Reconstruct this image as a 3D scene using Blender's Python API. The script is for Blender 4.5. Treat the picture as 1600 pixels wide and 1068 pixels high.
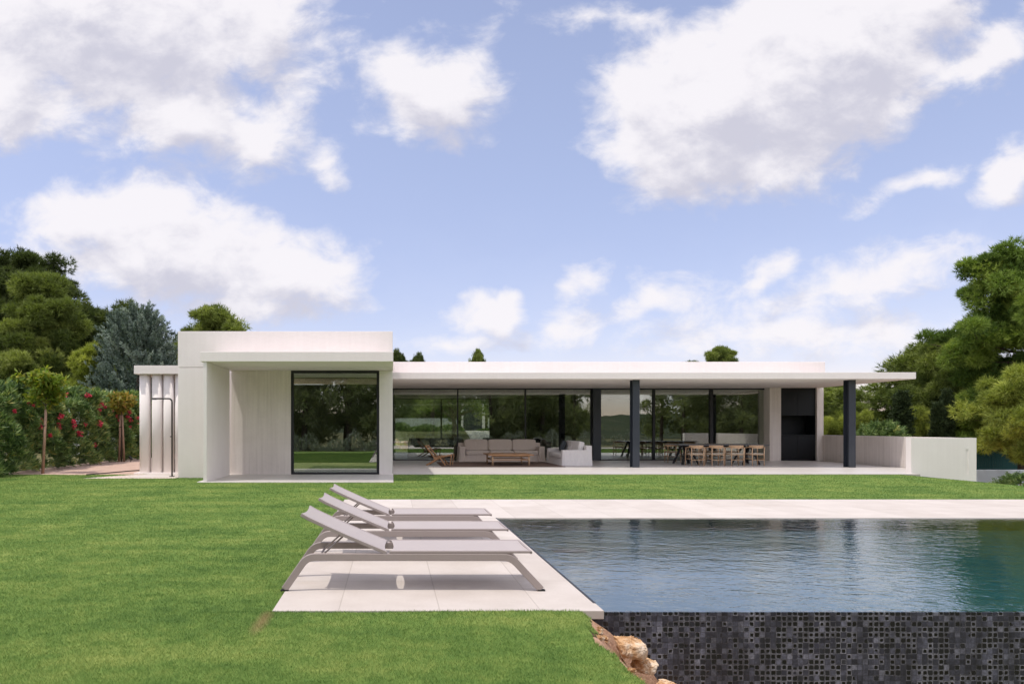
import bpy, math, random
import numpy as np
from mathutils import Vector, Matrix

# ------------------------------------------------------------------ scene, camera, world, sun
for o in list(bpy.data.objects):
    bpy.data.objects.remove(o)
SC = bpy.context.scene
COL = SC.collection
R = math.radians
SC.render.engine = 'CYCLES'
SC.view_settings.view_transform = 'Standard'
SC.view_settings.look = 'None'
SC.view_settings.gamma = 1.0
SC.view_settings.exposure = 0.50
SC.cycles.max_bounces = 10
SC.cycles.transparent_max_bounces = 16
SC.cycles.glossy_bounces = 4
SC.cycles.diffuse_bounces = 4
SC.cycles.sample_clamp_indirect = 6.0
SC.cycles.use_denoising = True

EYE = 1.38                                   # camera height above the terrace floor
cam_d = bpy.data.cameras.new("camera")
cam = bpy.data.objects.new("camera", cam_d)
COL.objects.link(cam)
cam.location = (0, 0, EYE)
cam.rotation_euler = (R(90), 0, 0)
cam_d.sensor_fit = 'HORIZONTAL'
cam_d.sensor_width = 36
cam_d.lens = 24.0
cam_d.shift_x = 0.1175
cam_d.shift_y = 0.0831
cam_d.clip_start = 0.05
cam_d.clip_end = 3000
SC.camera = cam

SUN_TO = Vector((-0.305, -0.18, 1.0)).normalized()
sun_d = bpy.data.lights.new("sun", 'SUN')
sun_d.energy = 2.0
sun_d.angle = R(0.53)
sun_d.color = (1.0, 0.95, 0.88)
sun = bpy.data.objects.new("sun", sun_d)
COL.objects.link(sun)
sun.rotation_euler = SUN_TO.to_track_quat('Z', 'Y').to_euler()
sun.location = (-20, -12, 60)

SKY_STRENGTH = 0.15
# clouds as directions: u = x/y, v = z/y, half widths, tilt in degrees, weight
CLOUDS = [
    (-0.42, 0.60, 0.34, 0.16, -6, 1.25), (-0.56, 0.50, 0.16, 0.09, 0, 1.0), (-0.30, 0.455, 0.20, 0.075, -12, 1.0),
    (-0.20, 0.60, 0.12, 0.10, 25, 0.9), (-0.19, 0.43, 0.08, 0.05, 0, 0.8),
    (0.05, 0.49, 0.11, 0.08, -8, 1.1), (0.12, 0.545, 0.08, 0.03, 40, 0.42), (0.02, 0.45, 0.07, 0.05, 0, 0.7),
    (-0.10, 0.39, 0.03, 0.05, 0, 0.55),
    (-0.33, 0.265, 0.20, 0.10, -6, 1.15), (-0.45, 0.30, 0.12, 0.07, 10, 0.95), (-0.17, 0.235, 0.15, 0.075, -12, 1.05),
    (-0.21, 0.17, 0.16, 0.03, 0, 0.7), (-0.53, 0.24, 0.10, 0.05, 0, 0.5),
    (0.47, 0.465, 0.18, 0.14, 12, 1.35), (0.43, 0.41, 0.11, 0.09, 40, 1.1), (0.62, 0.53, 0.22, 0.15, 28, 1.5), (0.78, 0.62, 0.16, 0.07, 35, 1.0),
    (0.40, 0.44, 0.08, 0.09, 0, 0.95), (0.55, 0.385, 0.10, 0.065, 0, 0.9), (0.50, 0.345, 0.10, 0.03, 0, 0.55),
    (0.34, 0.60, 0.15, 0.03, -5, 0.45), (0.85, 0.54, 0.14, 0.05, 30, 0.7), (0.91, 0.36, 0.07, 0.05, 15, 0.85),
    (0.78, 0.36, 0.10, 0.018, 20, 0.5),
    (0.143, 0.165, 0.065, 0.042, 0, 1.1), (0.165, 0.187, 0.035, 0.025, 0, 0.9), (0.283, 0.21, 0.042, 0.033, 5, 0.72),
    (0.39, 0.185, 0.09, 0.038, 12, 0.66), (0.25, 0.14, 0.09, 0.032, 5, 0.66), (0.40, 0.14, 0.14, 0.025, 0, 0.5),
    (0.64, 0.20, 0.22, 0.06, 14, 0.62), (0.76, 0.25, 0.13, 0.04, 14, 0.55), (0.60, 0.135, 0.30, 0.05, 3, 0.6),
    (0.08, 0.115, 0.08, 0.022, 0, 0.65), (-0.02, 0.12, 0.06, 0.02, 0, 0.45), (0.54, 0.22, 0.08, 0.03, 25, 0.6),
]


def make_cloud_group():
    g = bpy.data.node_groups.new("cloud_density", 'ShaderNodeTree')
    g.interface.new_socket("Vector", in_out='INPUT', socket_type='NodeSocketVector')
    g.interface.new_socket("Density", in_out='OUTPUT', socket_type='NodeSocketFloat')
    N, L = g.nodes, g.links
    gi, go = N.new('NodeGroupInput'), N.new('NodeGroupOutput')
    wn = N.new('ShaderNodeTexNoise'); wn.inputs['Scale'].default_value = 9; wn.inputs['Detail'].default_value = 3
    L.new(gi.outputs[0], wn.inputs['Vector'])
    ws = N.new('ShaderNodeVectorMath'); ws.operation = 'MULTIPLY_ADD'
    ws.inputs[1].default_value = (0.085, 0.06, 0); ws.inputs[2].default_value = (-0.0425, -0.03, 0)
    L.new(wn.outputs['Color'], ws.inputs[0])
    wa = N.new('ShaderNodeVectorMath'); wa.operation = 'ADD'
    L.new(gi.outputs[0], wa.inputs[0]); L.new(ws.outputs[0], wa.inputs[1])
    last = None
    for (u, v, ru, rv, rot, w) in CLOUDS:
        mp = N.new('ShaderNodeMapping'); mp.vector_type = 'TEXTURE'
        mp.inputs['Location'].default_value = (u, v, 0)
        mp.inputs['Rotation'].default_value = (0, 0, R(rot))
        mp.inputs['Scale'].default_value = (ru * 1.25, rv * 1.25, 1)
        L.new(wa.outputs[0], mp.inputs['Vector'])
        ln = N.new('ShaderNodeVectorMath'); ln.operation = 'LENGTH'
        L.new(mp.outputs[0], ln.inputs[0])
        m = N.new('ShaderNodeMath'); m.operation = 'MULTIPLY_ADD'
        m.inputs[1].default_value = -w; m.inputs[2].default_value = w
        L.new(ln.outputs['Value'], m.inputs[0])
        if last is None:
            last = m.outputs[0]
        else:
            mx = N.new('ShaderNodeMath'); mx.operation = 'SMOOTH_MAX'; mx.inputs[2].default_value = 0.18
            L.new(last, mx.inputs[0]); L.new(m.outputs[0], mx.inputs[1])
            last = mx.outputs[0]
    n1 = N.new('ShaderNodeTexNoise'); n1.inputs['Scale'].default_value = 13
    n1.inputs['Detail'].default_value = 9; n1.inputs['Roughness'].default_value = 0.6
    n1.inputs['Distortion'].default_value = 0.25
    mp = N.new('ShaderNodeMapping'); mp.inputs['Scale'].default_value = (0.85, 1.25, 1); mp.inputs['Rotation'].default_value = (0, 0, R(-14))
    L.new(gi.outputs[0], mp.inputs['Vector']); L.new(mp.outputs[0], n1.inputs['Vector'])
    m = N.new('ShaderNodeMath'); m.operation = 'MULTIPLY_ADD'; m.inputs[1].default_value = 1.40; m.inputs[2].default_value = -0.77
    L.new(n1.outputs['Fac'], m.inputs[0])
    a = N.new('ShaderNodeMath'); a.operation = 'ADD'
    L.new(last, a.inputs[0]); L.new(m.outputs[0], a.inputs[1])
    L.new(a.outputs[0], go.inputs[0])
    return g


def make_world():
    w = bpy.data.worlds.new("World")
    SC.world = w
    w.use_nodes = True
    N, L = w.node_tree.nodes, w.node_tree.links
    N.clear()
    out = N.new('ShaderNodeOutputWorld')
    sky = N.new('ShaderNodeTexSky'); sky.sky_type = 'NISHITA'; sky.sun_disc = False
    sky.sun_elevation = math.asin(SUN_TO.z); sky.sun_rotation = math.atan2(SUN_TO.x, SUN_TO.y)
    sky.air_density = 1.0; sky.dust_density = 0.5; sky.ozone_density = 1.6; sky.altitude = 100
    bg = N.new('ShaderNodeBackground'); bg.inputs['Strength'].default_value = SKY_STRENGTH
    L.new(bg.outputs[0], out.inputs['Surface'])
    tc = N.new('ShaderNodeTexCoord')
    sp = N.new('ShaderNodeSeparateXYZ'); L.new(tc.outputs['Generated'], sp.inputs[0])

    def math_n(op, a, b=None, c=None):
        m = N.new('ShaderNodeMath'); m.operation = op
        for i, x in enumerate((a, b, c)):
            if x is None: continue
            if isinstance(x, (int, float)): m.inputs[i].default_value = x
            else: L.new(x, m.inputs[i])
        return m.outputs[0]

    def smooth(x, lo, hi):
        m = N.new('ShaderNodeMapRange'); m.interpolation_type = 'SMOOTHSTEP'
        m.inputs['From Min'].default_value = lo; m.inputs['From Max'].default_value = hi
        L.new(x, m.inputs['Value']); return m.outputs[0]
    y = math_n('MAXIMUM', sp.outputs['Y'], 0.2)
    u = math_n('DIVIDE', sp.outputs['X'], y)
    v = math_n('DIVIDE', sp.outputs['Z'], y)
    cv = N.new('ShaderNodeCombineXYZ'); L.new(u, cv.inputs[0]); L.new(v, cv.inputs[1])
    grp = make_cloud_group()
    g1 = N.new('ShaderNodeGroup'); g1.node_tree = grp; L.new(cv.outputs[0], g1.inputs[0])
    off = N.new('ShaderNodeVectorMath'); off.operation = 'ADD'; off.inputs[1].default_value = (-0.02, 0.05, 0)
    L.new(cv.outputs[0], off.inputs[0])
    g2 = N.new('ShaderNodeGroup'); g2.node_tree = grp; L.new(off.outputs[0], g2.inputs[0])
    dens = g1.outputs[0]
    alpha = smooth(dens, 0.0, 0.55)
    front = smooth(sp.outputs['Y'], 0.48, 0.60)
    # unseen clouds added overhead and behind for fill light: plane projected noise
    z = math_n('MAXIMUM', sp.outputs['Z'], 0.06)
    pv = N.new('ShaderNodeCombineXYZ')
    L.new(math_n('DIVIDE', sp.outputs['X'], z), pv.inputs[0]); L.new(math_n('DIVIDE', sp.outputs['Y'], z), pv.inputs[1])
    nb = N.new('ShaderNodeTexNoise'); nb.inputs['Scale'].default_value = 1.3; nb.inputs['Detail'].default_value = 7
    L.new(pv.outputs[0], nb.inputs['Vector'])
    ab = smooth(nb.outputs['Fac'], 0.40, 0.58)
    mixa = N.new('ShaderNodeMix'); mixa.data_type = 'FLOAT'
    L.new(front, mixa.inputs['Factor']); L.new(ab, mixa.inputs[2]); L.new(alpha, mixa.inputs[3])
    above = smooth(sp.outputs['Z'], -0.01, 0.03)
    # thin veils over the blue
    veil = N.new('ShaderNodeTexNoise'); veil.inputs['Scale'].default_value = 4.0; veil.inputs['Detail'].default_value = 6
    L.new(cv.outputs[0], veil.inputs['Vector'])
    vz = math_n('SUBTRACT', 1.0, smooth(sp.outputs['Z'], 0.0, 0.42))
    va = math_n('MULTIPLY', math_n('MULTIPLY', smooth(veil.outputs['Fac'], 0.30, 0.75), vz), 0.16)
    fa = math_n('MULTIPLY', math_n('MAXIMUM', math_n('MULTIPLY', mixa.outputs[0], 0.95), va), above)
    # lit tops and grey bases
    d = math_n('SUBTRACT', dens, g2.outputs[0])
    sh = math_n('MULTIPLY_ADD', d, 1.3, 0.70)
    thick = smooth(dens, 0.25, 1.15)
    sh2 = math_n('SUBTRACT', sh, math_n('MULTIPLY', thick, 0.28))
    shc = smooth(sh2, 0.0, 0.95)
    cc = N.new('ShaderNodeMix'); cc.data_type = 'RGBA'
    cc.inputs[6].default_value = (2.8, 2.76, 3.18, 1); cc.inputs[7].default_value = (4.2, 4.06, 4.2, 1)
    L.new(shc, cc.inputs['Factor'])
    tint = N.new('ShaderNodeMix'); tint.data_type = 'RGBA'; tint.blend_type = 'MULTIPLY'; tint.inputs['Factor'].default_value = 1
    tint.inputs[7].default_value = (1.24, 1.03, 1.02, 1)
    lift = N.new('ShaderNodeMix'); lift.data_type = 'RGBA'
    lift.inputs[6].default_value = (0.70, 0.67, 0.72, 1); lift.inputs[7].default_value = (1.18, 1.07, 0.96, 1)
    L.new(smooth(sp.outputs['Z'], 0.02, 0.50), lift.inputs['Factor'])
    lm = N.new('ShaderNodeMix'); lm.data_type = 'RGBA'; lm.blend_type = 'MULTIPLY'; lm.inputs['Factor'].default_value = 1
    L.new(sky.outputs[0], lm.inputs[6]); L.new(lift.outputs[2], lm.inputs[7])
    L.new(lm.outputs[2], tint.inputs[6])
    bright = N.new('ShaderNodeVectorMath'); bright.operation = 'SCALE'
    L.new(cc.outputs[2], bright.inputs[0]); L.new(math_n('MULTIPLY_ADD', front, -0.85, 1.93), bright.inputs['Scale'])  # clouds out of view are boosted to brighten the shaded house fronts
    fin = N.new('ShaderNodeMix'); fin.data_type = 'RGBA'
    L.new(fa, fin.inputs['Factor']); L.new(tint.outputs[2], fin.inputs[6]); L.new(bright.outputs[0], fin.inputs[7])
    L.new(fin.outputs[2], bg.inputs['Color'])


make_world()

# ------------------------------------------------------------------ materials
MATS = {}


class NT:
    """small node tree writer"""
    def __init__(s, name):
        s.m = bpy.data.materials.new(name); s.m.use_nodes = True
        s.N, s.L = s.m.node_tree.nodes, s.m.node_tree.links
        s.N.clear()
        s.out = s.N.new('ShaderNodeOutputMaterial')
        MATS[name] = s.m

    def node(s, t, **kw):
        n = s.N.new('ShaderNode' + t)
        for k, v in kw.items():
            if hasattr(n, k) and k not in ('inputs',): setattr(n, k, v)
        return n

    def put(s, sock, v):
        if hasattr(v, 'is_linked') or isinstance(v, bpy.types.NodeSocket): s.L.new(v, sock)
        else:
            if isinstance(v, (tuple, list)) and len(v) == 3 and sock.type == 'RGBA': v = (*v, 1)
            sock.default_value = v

    def coord(s, kind='Object', scale=(1, 1, 1), rot=(0, 0, 0)):
        if kind == 'Position':
            o = s.node('NewGeometry').outputs['Position']
        else:
            o = s.node('TexCoord').outputs[kind]
        mp = s.node('Mapping'); mp.inputs['Scale'].default_value = scale; mp.inputs['Rotation'].default_value = rot
        s.L.new(o, mp.inputs['Vector']); return mp.outputs[0]

    def noise(s, vec, scale=5, detail=4, rough=0.5, dist=0.0):
        n = s.node('TexNoise'); n.inputs['Scale'].default_value = scale; n.inputs['Detail'].default_value = detail
        n.inputs['Roughness'].default_value = rough; n.inputs['Distortion'].default_value = dist
        s.L.new(vec, n.inputs['Vector']); return n.outputs['Fac']

    def ramp(s, fac, stops, interp='LINEAR'):
        r = s.node('ValToRGB'); cr = r.color_ramp; cr.interpolation = interp
        while len(cr.elements) < len(stops): cr.elements.new(0.5)
        for e, (p, c) in zip(cr.elements, stops):
            e.position = p; e.color = (*c, 1) if len(c) == 3 else c
        s.L.new(fac, r.inputs['Fac']); return r.outputs['Color']

    def mix(s, fac, a, b, blend='MIX'):
        n = s.node('Mix', data_type='RGBA', blend_type=blend)
        s.put(n.inputs['Factor'], fac); s.put(n.inputs[6], a); s.put(n.inputs[7], b); return n.outputs[2]

    def math(s, op, a, b=None, c=None, clamp=False):
        m = s.node('Math', operation=op); m.use_clamp = clamp
        for i, x in enumerate((a, b, c)):
            if x is not None: s.put(m.inputs[i], x)
        return m.outputs[0]

    def range(s, v, a, b, c=0.0, d=1.0, smooth=False):
        m = s.node('MapRange')
        if smooth: m.interpolation_type = 'SMOOTHSTEP'
        s.put(m.inputs['Value'], v)
        for k, x in (('From Min', a), ('From Max', b), ('To Min', c), ('To Max', d)): s.put(m.inputs[k], x)
        return m.outputs[0]

    def bump(s, h, strength=0.3, dist=0.02):
        b = s.node('Bump'); b.inputs['Strength'].default_value = strength; b.inputs['Distance'].default_value = dist
        s.L.new(h, b.inputs['Height']); return b.outputs['Normal']

    def attr(s, name):
        return s.node('Attribute', attribute_name=name).outputs['Fac']

    def principled(s, color, rough=0.6, normal=None, metal=0.0, spec=0.5, **kw):
        p = s.node('BsdfPrincipled')
        s.put(p.inputs['Base Color'], color); s.put(p.inputs['Roughness'], rough)
        p.inputs['Metallic'].default_value = metal
        p.inputs['Specular IOR Level'].default_value = spec
        if normal is not None: s.L.new(normal, p.inputs['Normal'])
        for k, v in kw.items(): s.put(p.inputs[k.replace('_', ' ')], v)
        return p.outputs[0]

    def done(s, shader):
        s.L.new(shader, s.out.inputs['Surface']); return s.m


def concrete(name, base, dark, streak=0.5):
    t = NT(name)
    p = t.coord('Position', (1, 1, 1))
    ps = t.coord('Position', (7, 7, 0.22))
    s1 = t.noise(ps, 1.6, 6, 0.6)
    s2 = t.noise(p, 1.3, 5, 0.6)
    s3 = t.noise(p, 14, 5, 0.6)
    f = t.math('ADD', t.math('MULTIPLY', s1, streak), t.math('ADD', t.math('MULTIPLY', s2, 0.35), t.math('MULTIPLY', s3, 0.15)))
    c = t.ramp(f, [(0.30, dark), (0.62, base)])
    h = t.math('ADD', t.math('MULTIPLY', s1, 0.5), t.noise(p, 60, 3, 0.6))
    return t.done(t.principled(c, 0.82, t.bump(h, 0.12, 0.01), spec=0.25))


concrete('white_concrete', (0.84, 0.783, 0.752), (0.76, 0.70, 0.668), 0.28)
concrete('warm_concrete', (0.78, 0.71, 0.655), (0.60, 0.535, 0.485), 0.6)
concrete('white_plaster', (0.86, 0.80, 0.768), (0.79, 0.725, 0.692), 0.25)
concrete('garden_concrete', (0.55, 0.56, 0.54), (0.42, 0.43, 0.42), 0.5)
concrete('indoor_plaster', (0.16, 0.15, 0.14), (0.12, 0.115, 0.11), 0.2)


def paving(name, base, dark, tx, ty, x0, y0, rough=0.7, spec=0.3, joint=0.006):
    t = NT(name)
    p = t.coord('Position')
    sp = t.node('SeparateXYZ'); t.L.new(p, sp.inputs[0])
    nx = t.math('DIVIDE', t.math('SUBTRACT', sp.outputs['X'], x0), tx)
    ny = t.math('DIVIDE', t.math('SUBTRACT', sp.outputs['Y'], y0), ty)
    ex = t.math('MULTIPLY', t.math('ABSOLUTE', t.math('SUBTRACT', t.math('FRACT', nx), 0.5)), tx)
    ey = t.math('MULTIPLY', t.math('ABSOLUTE', t.math('SUBTRACT', t.math('FRACT', ny), 0.5)), ty)
    jx = t.range(ex, tx / 2 - joint, tx / 2 - joint * 0.3)
    jy = t.range(ey, ty / 2 - joint, ty / 2 - joint * 0.3)
    j = t.math('MAXIMUM', jx, jy)
    cell = t.node('CombineXYZ'); t.L.new(t.math('FLOOR', nx), cell.inputs[0]); t.L.new(t.math('FLOOR', ny), cell.inputs[1])
    wn = t.node('TexWhiteNoise'); t.L.new(cell.outputs[0], wn.inputs['Vector'])
    n1 = t.noise(p, 2.2, 6, 0.6); n2 = t.noise(p, 45, 4, 0.7)
    f = t.math('ADD', t.math('ADD', t.math('MULTIPLY', n1, 0.6), t.math('MULTIPLY', n2, 0.25)), t.math('MULTIPLY', t.math('SUBTRACT', wn.outputs['Value'], 0.25), 0.19))
    c = t.ramp(f, [(0.30, dark), (0.62, base)])
    stain = t.range(t.noise(t.coord('Position', (0.8, 1.4, 1)), 1.1, 5, 0.65), 0.60, 0.78)
    c = t.mix(t.math('MULTIPLY', stain, 0.5), c, (0.46, 0.38, 0.29))
    c = t.mix(t.math('MULTIPLY', j, 0.55), c, (0.30, 0.26, 0.22))
    return t.done(t.principled(c, rough, t.bump(t.math('SUBTRACT', t.math('MULTIPLY', n2, 0.3), j), 0.25, 0.004), spec=spec))


paving('deck_stone', (0.57, 0.515, 0.47), (0.47, 0.415, 0.37), 0.762, 1.43, -0.40, 5.75 * 1.067)
paving('terrace_stone', (0.60, 0.565, 0.53), (0.53, 0.49, 0.455), 1.2, 1.2, 0.1, 20.17, rough=0.38, spec=0.5)


def simple(name, color, rough=0.5, metal=0.0, spec=0.5, var=0.12, scale=20, bump=0.05):
    t = NT(name)
    p = t.coord('Object')
    n = t.noise(p, scale, 4, 0.6)
    c = t.mix(n, tuple(x * (1 - var) for x in color), tuple(min(1, x * (1 + var)) for x in color))
    nr = t.bump(n, bump, 0.004) if bump else None
    return t.done(t.principled(c, t.range(n, 0.2, 0.8, rough * 0.9, min(1, rough * 1.1)), nr, metal, spec))


simple('charcoal_metal', (0.030, 0.036, 0.047), 0.42, var=0.08, bump=0.0)
simple('black_frame', (0.010, 0.010, 0.013), 0.4, var=0.05, bump=0.0)
simple('black_panel', (0.006, 0.007, 0.009), 0.5, var=0.1, bump=0.0, spec=0.3)
simple('bronze_metal', (0.035, 0.028, 0.026), 0.4, var=0.1)
simple('taupe_metal', (0.34, 0.285, 0.265), 0.45, var=0.04, bump=0.0)
simple('black_wood', (0.012, 0.012, 0.013), 0.5)
simple('dark_stone_top', (0.10, 0.10, 0.105), 0.3, var=0.1)
simple('dark_fabric', (0.010, 0.009, 0.009), 0.9)
simple('slate_fabric', (0.055, 0.065, 0.075), 0.9, scale=60)
simple('kitchen_front', (0.035, 0.035, 0.033), 0.4)
simple('oven_black', (0.005, 0.005, 0.006), 0.15, bump=0.0)
simple('rubber', (0.012, 0.012, 0.012), 0.7)
simple('white_render', (0.62, 0.66, 0.72), 0.8, var=0.05)
simple('rust_metal', (0.45, 0.22, 0.14), 0.7)
simple('lamp_white', (0.30, 0.32, 0.33), 0.3)
simple('red_petals', (0.64, 0.060, 0.105), 0.6, var=0.35, scale=30, bump=0)
simple('brown_rug', (0.16, 0.105, 0.078), 0.95, scale=70)
simple('cream_cord', (0.60, 0.53, 0.43), 0.85, scale=90, bump=0.2)


def fabric(name, color, scale=260, sheen=0.2):
    t = NT(name)
    p = t.coord('Object')
    w = t.noise(p, scale, 2, 0.5); n = t.noise(p, 6, 5, 0.6)
    c = t.mix(t.math('ADD', t.math('MULTIPLY', w, 0.5), t.math('MULTIPLY', n, 0.5)), tuple(x * 0.82 for x in color), tuple(x * 1.12 for x in color))
    wr = t.noise(t.coord('Object', (3, 3, 1.4)), 3.2, 4, 0.55, 0.6)
    return t.done(t.principled(c, 0.92, t.bump(t.math('ADD', t.math('MULTIPLY', wr, 1.0), t.math('MULTIPLY', w, 0.08)), 0.5, 0.03), spec=0.2, Sheen_Weight=sheen))


fabric('linen_slipcover', (0.70, 0.605, 0.53))
fabric('linen_light', (0.74, 0.70, 0.67))


def sling():
    t = NT('sling_mesh')
    p = t.coord('Object')
    w = t.node('TexWave'); w.wave_type = 'BANDS'; w.bands_direction = 'X'; w.inputs['Scale'].default_value = 60; t.L.new(p, w.inputs['Vector'])
    n = t.noise(p, 4, 4, 0.5)
    c = t.mix(n, (0.50, 0.445, 0.43), (0.55, 0.49, 0.47))
    c = t.mix(t.math('MULTIPLY', w.outputs['Fac'], 0.15), c, (0.30, 0.26, 0.25))
    d = t.principled(c, 0.62, t.bump(w.outputs['Fac'], 0.1, 0.001), spec=0.4)
    tr = t.node('BsdfTransparent')
    tl = t.node('BsdfTranslucent'); t.put(tl.inputs[0], c)
    m1 = t.node('MixShader'); m1.inputs[0].default_value = 0.10; t.L.new(d, m1.inputs[1]); t.L.new(tl.outputs[0], m1.inputs[2])
    m = t.node('MixShader'); m.inputs[0].default_value = 0.17
    t.L.new(m1.outputs[0], m.inputs[1]); t.L.new(tr.outputs[0], m.inputs[2])
    t.done(m.outputs[0])


sling()


def wood(name, base, dark, axis=(1, 12, 12), rough=0.5):
    t = NT(name)
    p = t.coord('Object', axis)
    n = t.noise(p, 3.5, 5, 0.6, 0.8); n2 = t.noise(t.coord('Object'), 9, 3, 0.5)
    c = t.ramp(t.math('ADD', t.math('MULTIPLY', n, 0.75), t.math('MULTIPLY', n2, 0.25)), [(0.3, dark), (0.68, base)])
    return t.done(t.principled(c, rough, t.bump(n, 0.1, 0.003), spec=0.4))


wood('oak_wood', (0.66, 0.45, 0.28), (0.48, 0.30, 0.17), (12, 12, 1))
wood('teak_wood', (0.56, 0.32, 0.16), (0.34, 0.17, 0.08))
wood('stake_wood', (0.42, 0.27, 0.19), (0.28, 0.17, 0.11), (12, 12, 1), 0.8)
wood('bark', (0.16, 0.115, 0.085), (0.06, 0.045, 0.036), (6, 6, 1), 0.95)


def glass():
    t = NT('window_glass')
    lw = t.node('LayerWeight'); lw.inputs['Blend'].default_value = 0.5
    f = t.math('POWER', lw.outputs['Facing'], 5.0)
    f = t.math('MULTIPLY_ADD', f, 0.79, 0.205)
    g = t.node('BsdfGlossy'); g.inputs['Roughness'].default_value = 0.0; t.put(g.inputs['Color'], (0.93, 0.97, 0.93))
    tr = t.node('BsdfTransparent'); t.put(tr.inputs['Color'], (0.90, 0.94, 0.90))
    m = t.node('MixShader'); t.L.new(f, m.inputs[0]); t.L.new(tr.outputs[0], m.inputs[1]); t.L.new(g.outputs[0], m.inputs[2])
    t.done(m.outputs[0])


glass()


def water():
    t = NT('pool_water')
    p = t.coord('Position', (1.0, 1.5, 1), (0, 0, R(24)))
    n1 = t.noise(p, 4.2, 4, 0.55, 0.5); n2 = t.noise(t.coord('Position', (1.2, 1.9, 1), (0, 0, R(-14))), 9.5, 3, 0.5, 0.3)
    h = t.math('ADD', t.math('MULTIPLY', n1, 1.0), t.math('MULTIPLY', n2, 0.42))
    calm = t.range(t.noise(t.coord('Position', (0.35, 0.6, 1)), 1.0, 3, 0.5), 0.35, 0.65, 0.35, 1.0)
    nr = t.bump(t.math('MULTIPLY', h, calm), 0.26, 0.030)
    fr = t.node('Fresnel'); fr.inputs['IOR'].default_value = 1.75; t.L.new(nr, fr.inputs['Normal'])
    g = t.node('BsdfGlossy'); g.inputs['Roughness'].default_value = 0.02; t.L.new(nr, g.inputs['Normal'])
    tr = t.node('BsdfTransparent'); t.put(tr.inputs['Color'], (0.72, 0.90, 0.92))
    m = t.node('MixShader'); t.L.new(t.math('MULTIPLY', fr.outputs[0], 1.55, clamp=True), m.inputs[0]); t.L.new(tr.outputs[0], m.inputs[1]); t.L.new(g.outputs[0], m.inputs[2])
    t.done(m.outputs[0])


water()


def mosaic():
    t = NT('mosaic_tiles')
    S = 0.0408
    p = t.coord('Position', (1 / S,) * 3)
    sp = t.node('SeparateXYZ'); t.L.new(p, sp.inputs[0])
    cx, cz = t.math('FLOOR', sp.outputs['X']), t.math('FLOOR', sp.outputs['Z'])
    fx = t.math('ABSOLUTE', t.math('SUBTRACT', t.math('FRACT', sp.outputs['X']), 0.5))
    fz = t.math('ABSOLUTE', t.math('SUBTRACT', t.math('FRACT', sp.outputs['Z']), 0.5))
    cell = t.node('CombineXYZ'); t.L.new(cx, cell.inputs[0]); t.L.new(cz, cell.inputs[1])
    wn = t.node('TexWhiteNoise'); t.L.new(cell.outputs[0], wn.inputs['Vector'])
    ws = t.node('SeparateColor'); t.L.new(wn.outputs['Color'], ws.inputs[0])
    r1, r2, r3 = ws.outputs[0], ws.outputs[1], ws.outputs[2]
    # rounded square distance, wobbling
    q = t.math('POWER', t.math('ADD', t.math('POWER', fx, 6.0), t.math('POWER', fz, 6.0)), 0.16667)
    wob = t.math('MULTIPLY', t.math('SUBTRACT', t.noise(p, 1.4, 3, 0.65), 0.5), 0.30)
    q = t.math('ADD', q, wob)
    grout = t.range(t.math('MAXIMUM', fx, fz), 0.455, 0.49)
    size = t.range(r1, 0.0, 1.0, 0.26, 0.46)
    core = t.math('SUBTRACT', 1.0, t.range(t.math('SUBTRACT', q, size), -0.05, 0.06, smooth=True))
    patch = t.range(t.noise(t.coord('Position', (1, 1, 1)), 3.2, 3, 0.6), 0.42, 0.56)
    has = t.math('MULTIPLY', t.range(r2, 0.22, 0.28), t.range(t.math('ADD', t.math('MULTIPLY', r3, 0.75), t.math('MULTIPLY', patch, 0.6)), 0.42, 0.55))
    core = t.math('MULTIPLY', core, has)
    frame = t.ramp(r3, [(0.0, (0.040, 0.043, 0.062)), (0.35, (0.125, 0.134, 0.180)), (0.7, (0.215, 0.228, 0.295)), (1.0, (0.32, 0.335, 0.40))])
    rim = t.range(q, 0.26, 0.45)
    frame = t.mix(t.math('MULTIPLY', t.math('MULTIPLY', rim, has), 0.55), frame, (0.42, 0.43, 0.46))
    mott = t.noise(p, 2.5, 4, 0.65)
    frame = t.mix(t.range(mott, 0.40, 0.70), t.mix(0.5, frame, (0.006, 0.006, 0.008)), frame)
    corec = t.ramp(r1, [(0.0, (0.003, 0.003, 0.005)), (0.6, (0.007, 0.008, 0.011)), (0.85, (0.016, 0.018, 0.022)), (1.0, (0.055, 0.058, 0.085))])
    c = t.mix(core, frame, corec)
    wet = t.range(t.noise(t.coord('Position', (5, 5, 0.7)), 1.0, 4, 0.6), 0.42, 0.62)
    c = t.mix(t.math('MULTIPLY', t.math('SUBTRACT', 1.0, wet), 0.6), c, (0.012, 0.012, 0.016))
    c = t.mix(grout, c, (0.018, 0.018, 0.021))
    h = t.math('SUBTRACT', t.math('MULTIPLY', mott, 0.4), t.math('ADD', grout, t.math('MULTIPLY', core, 0.5)))
    rough = t.range(core, 0, 1, 0.38, 0.15)
    t.done(t.principled(c, rough, t.bump(h, 0.35, 0.004), spec=0.5))


mosaic()


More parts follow.
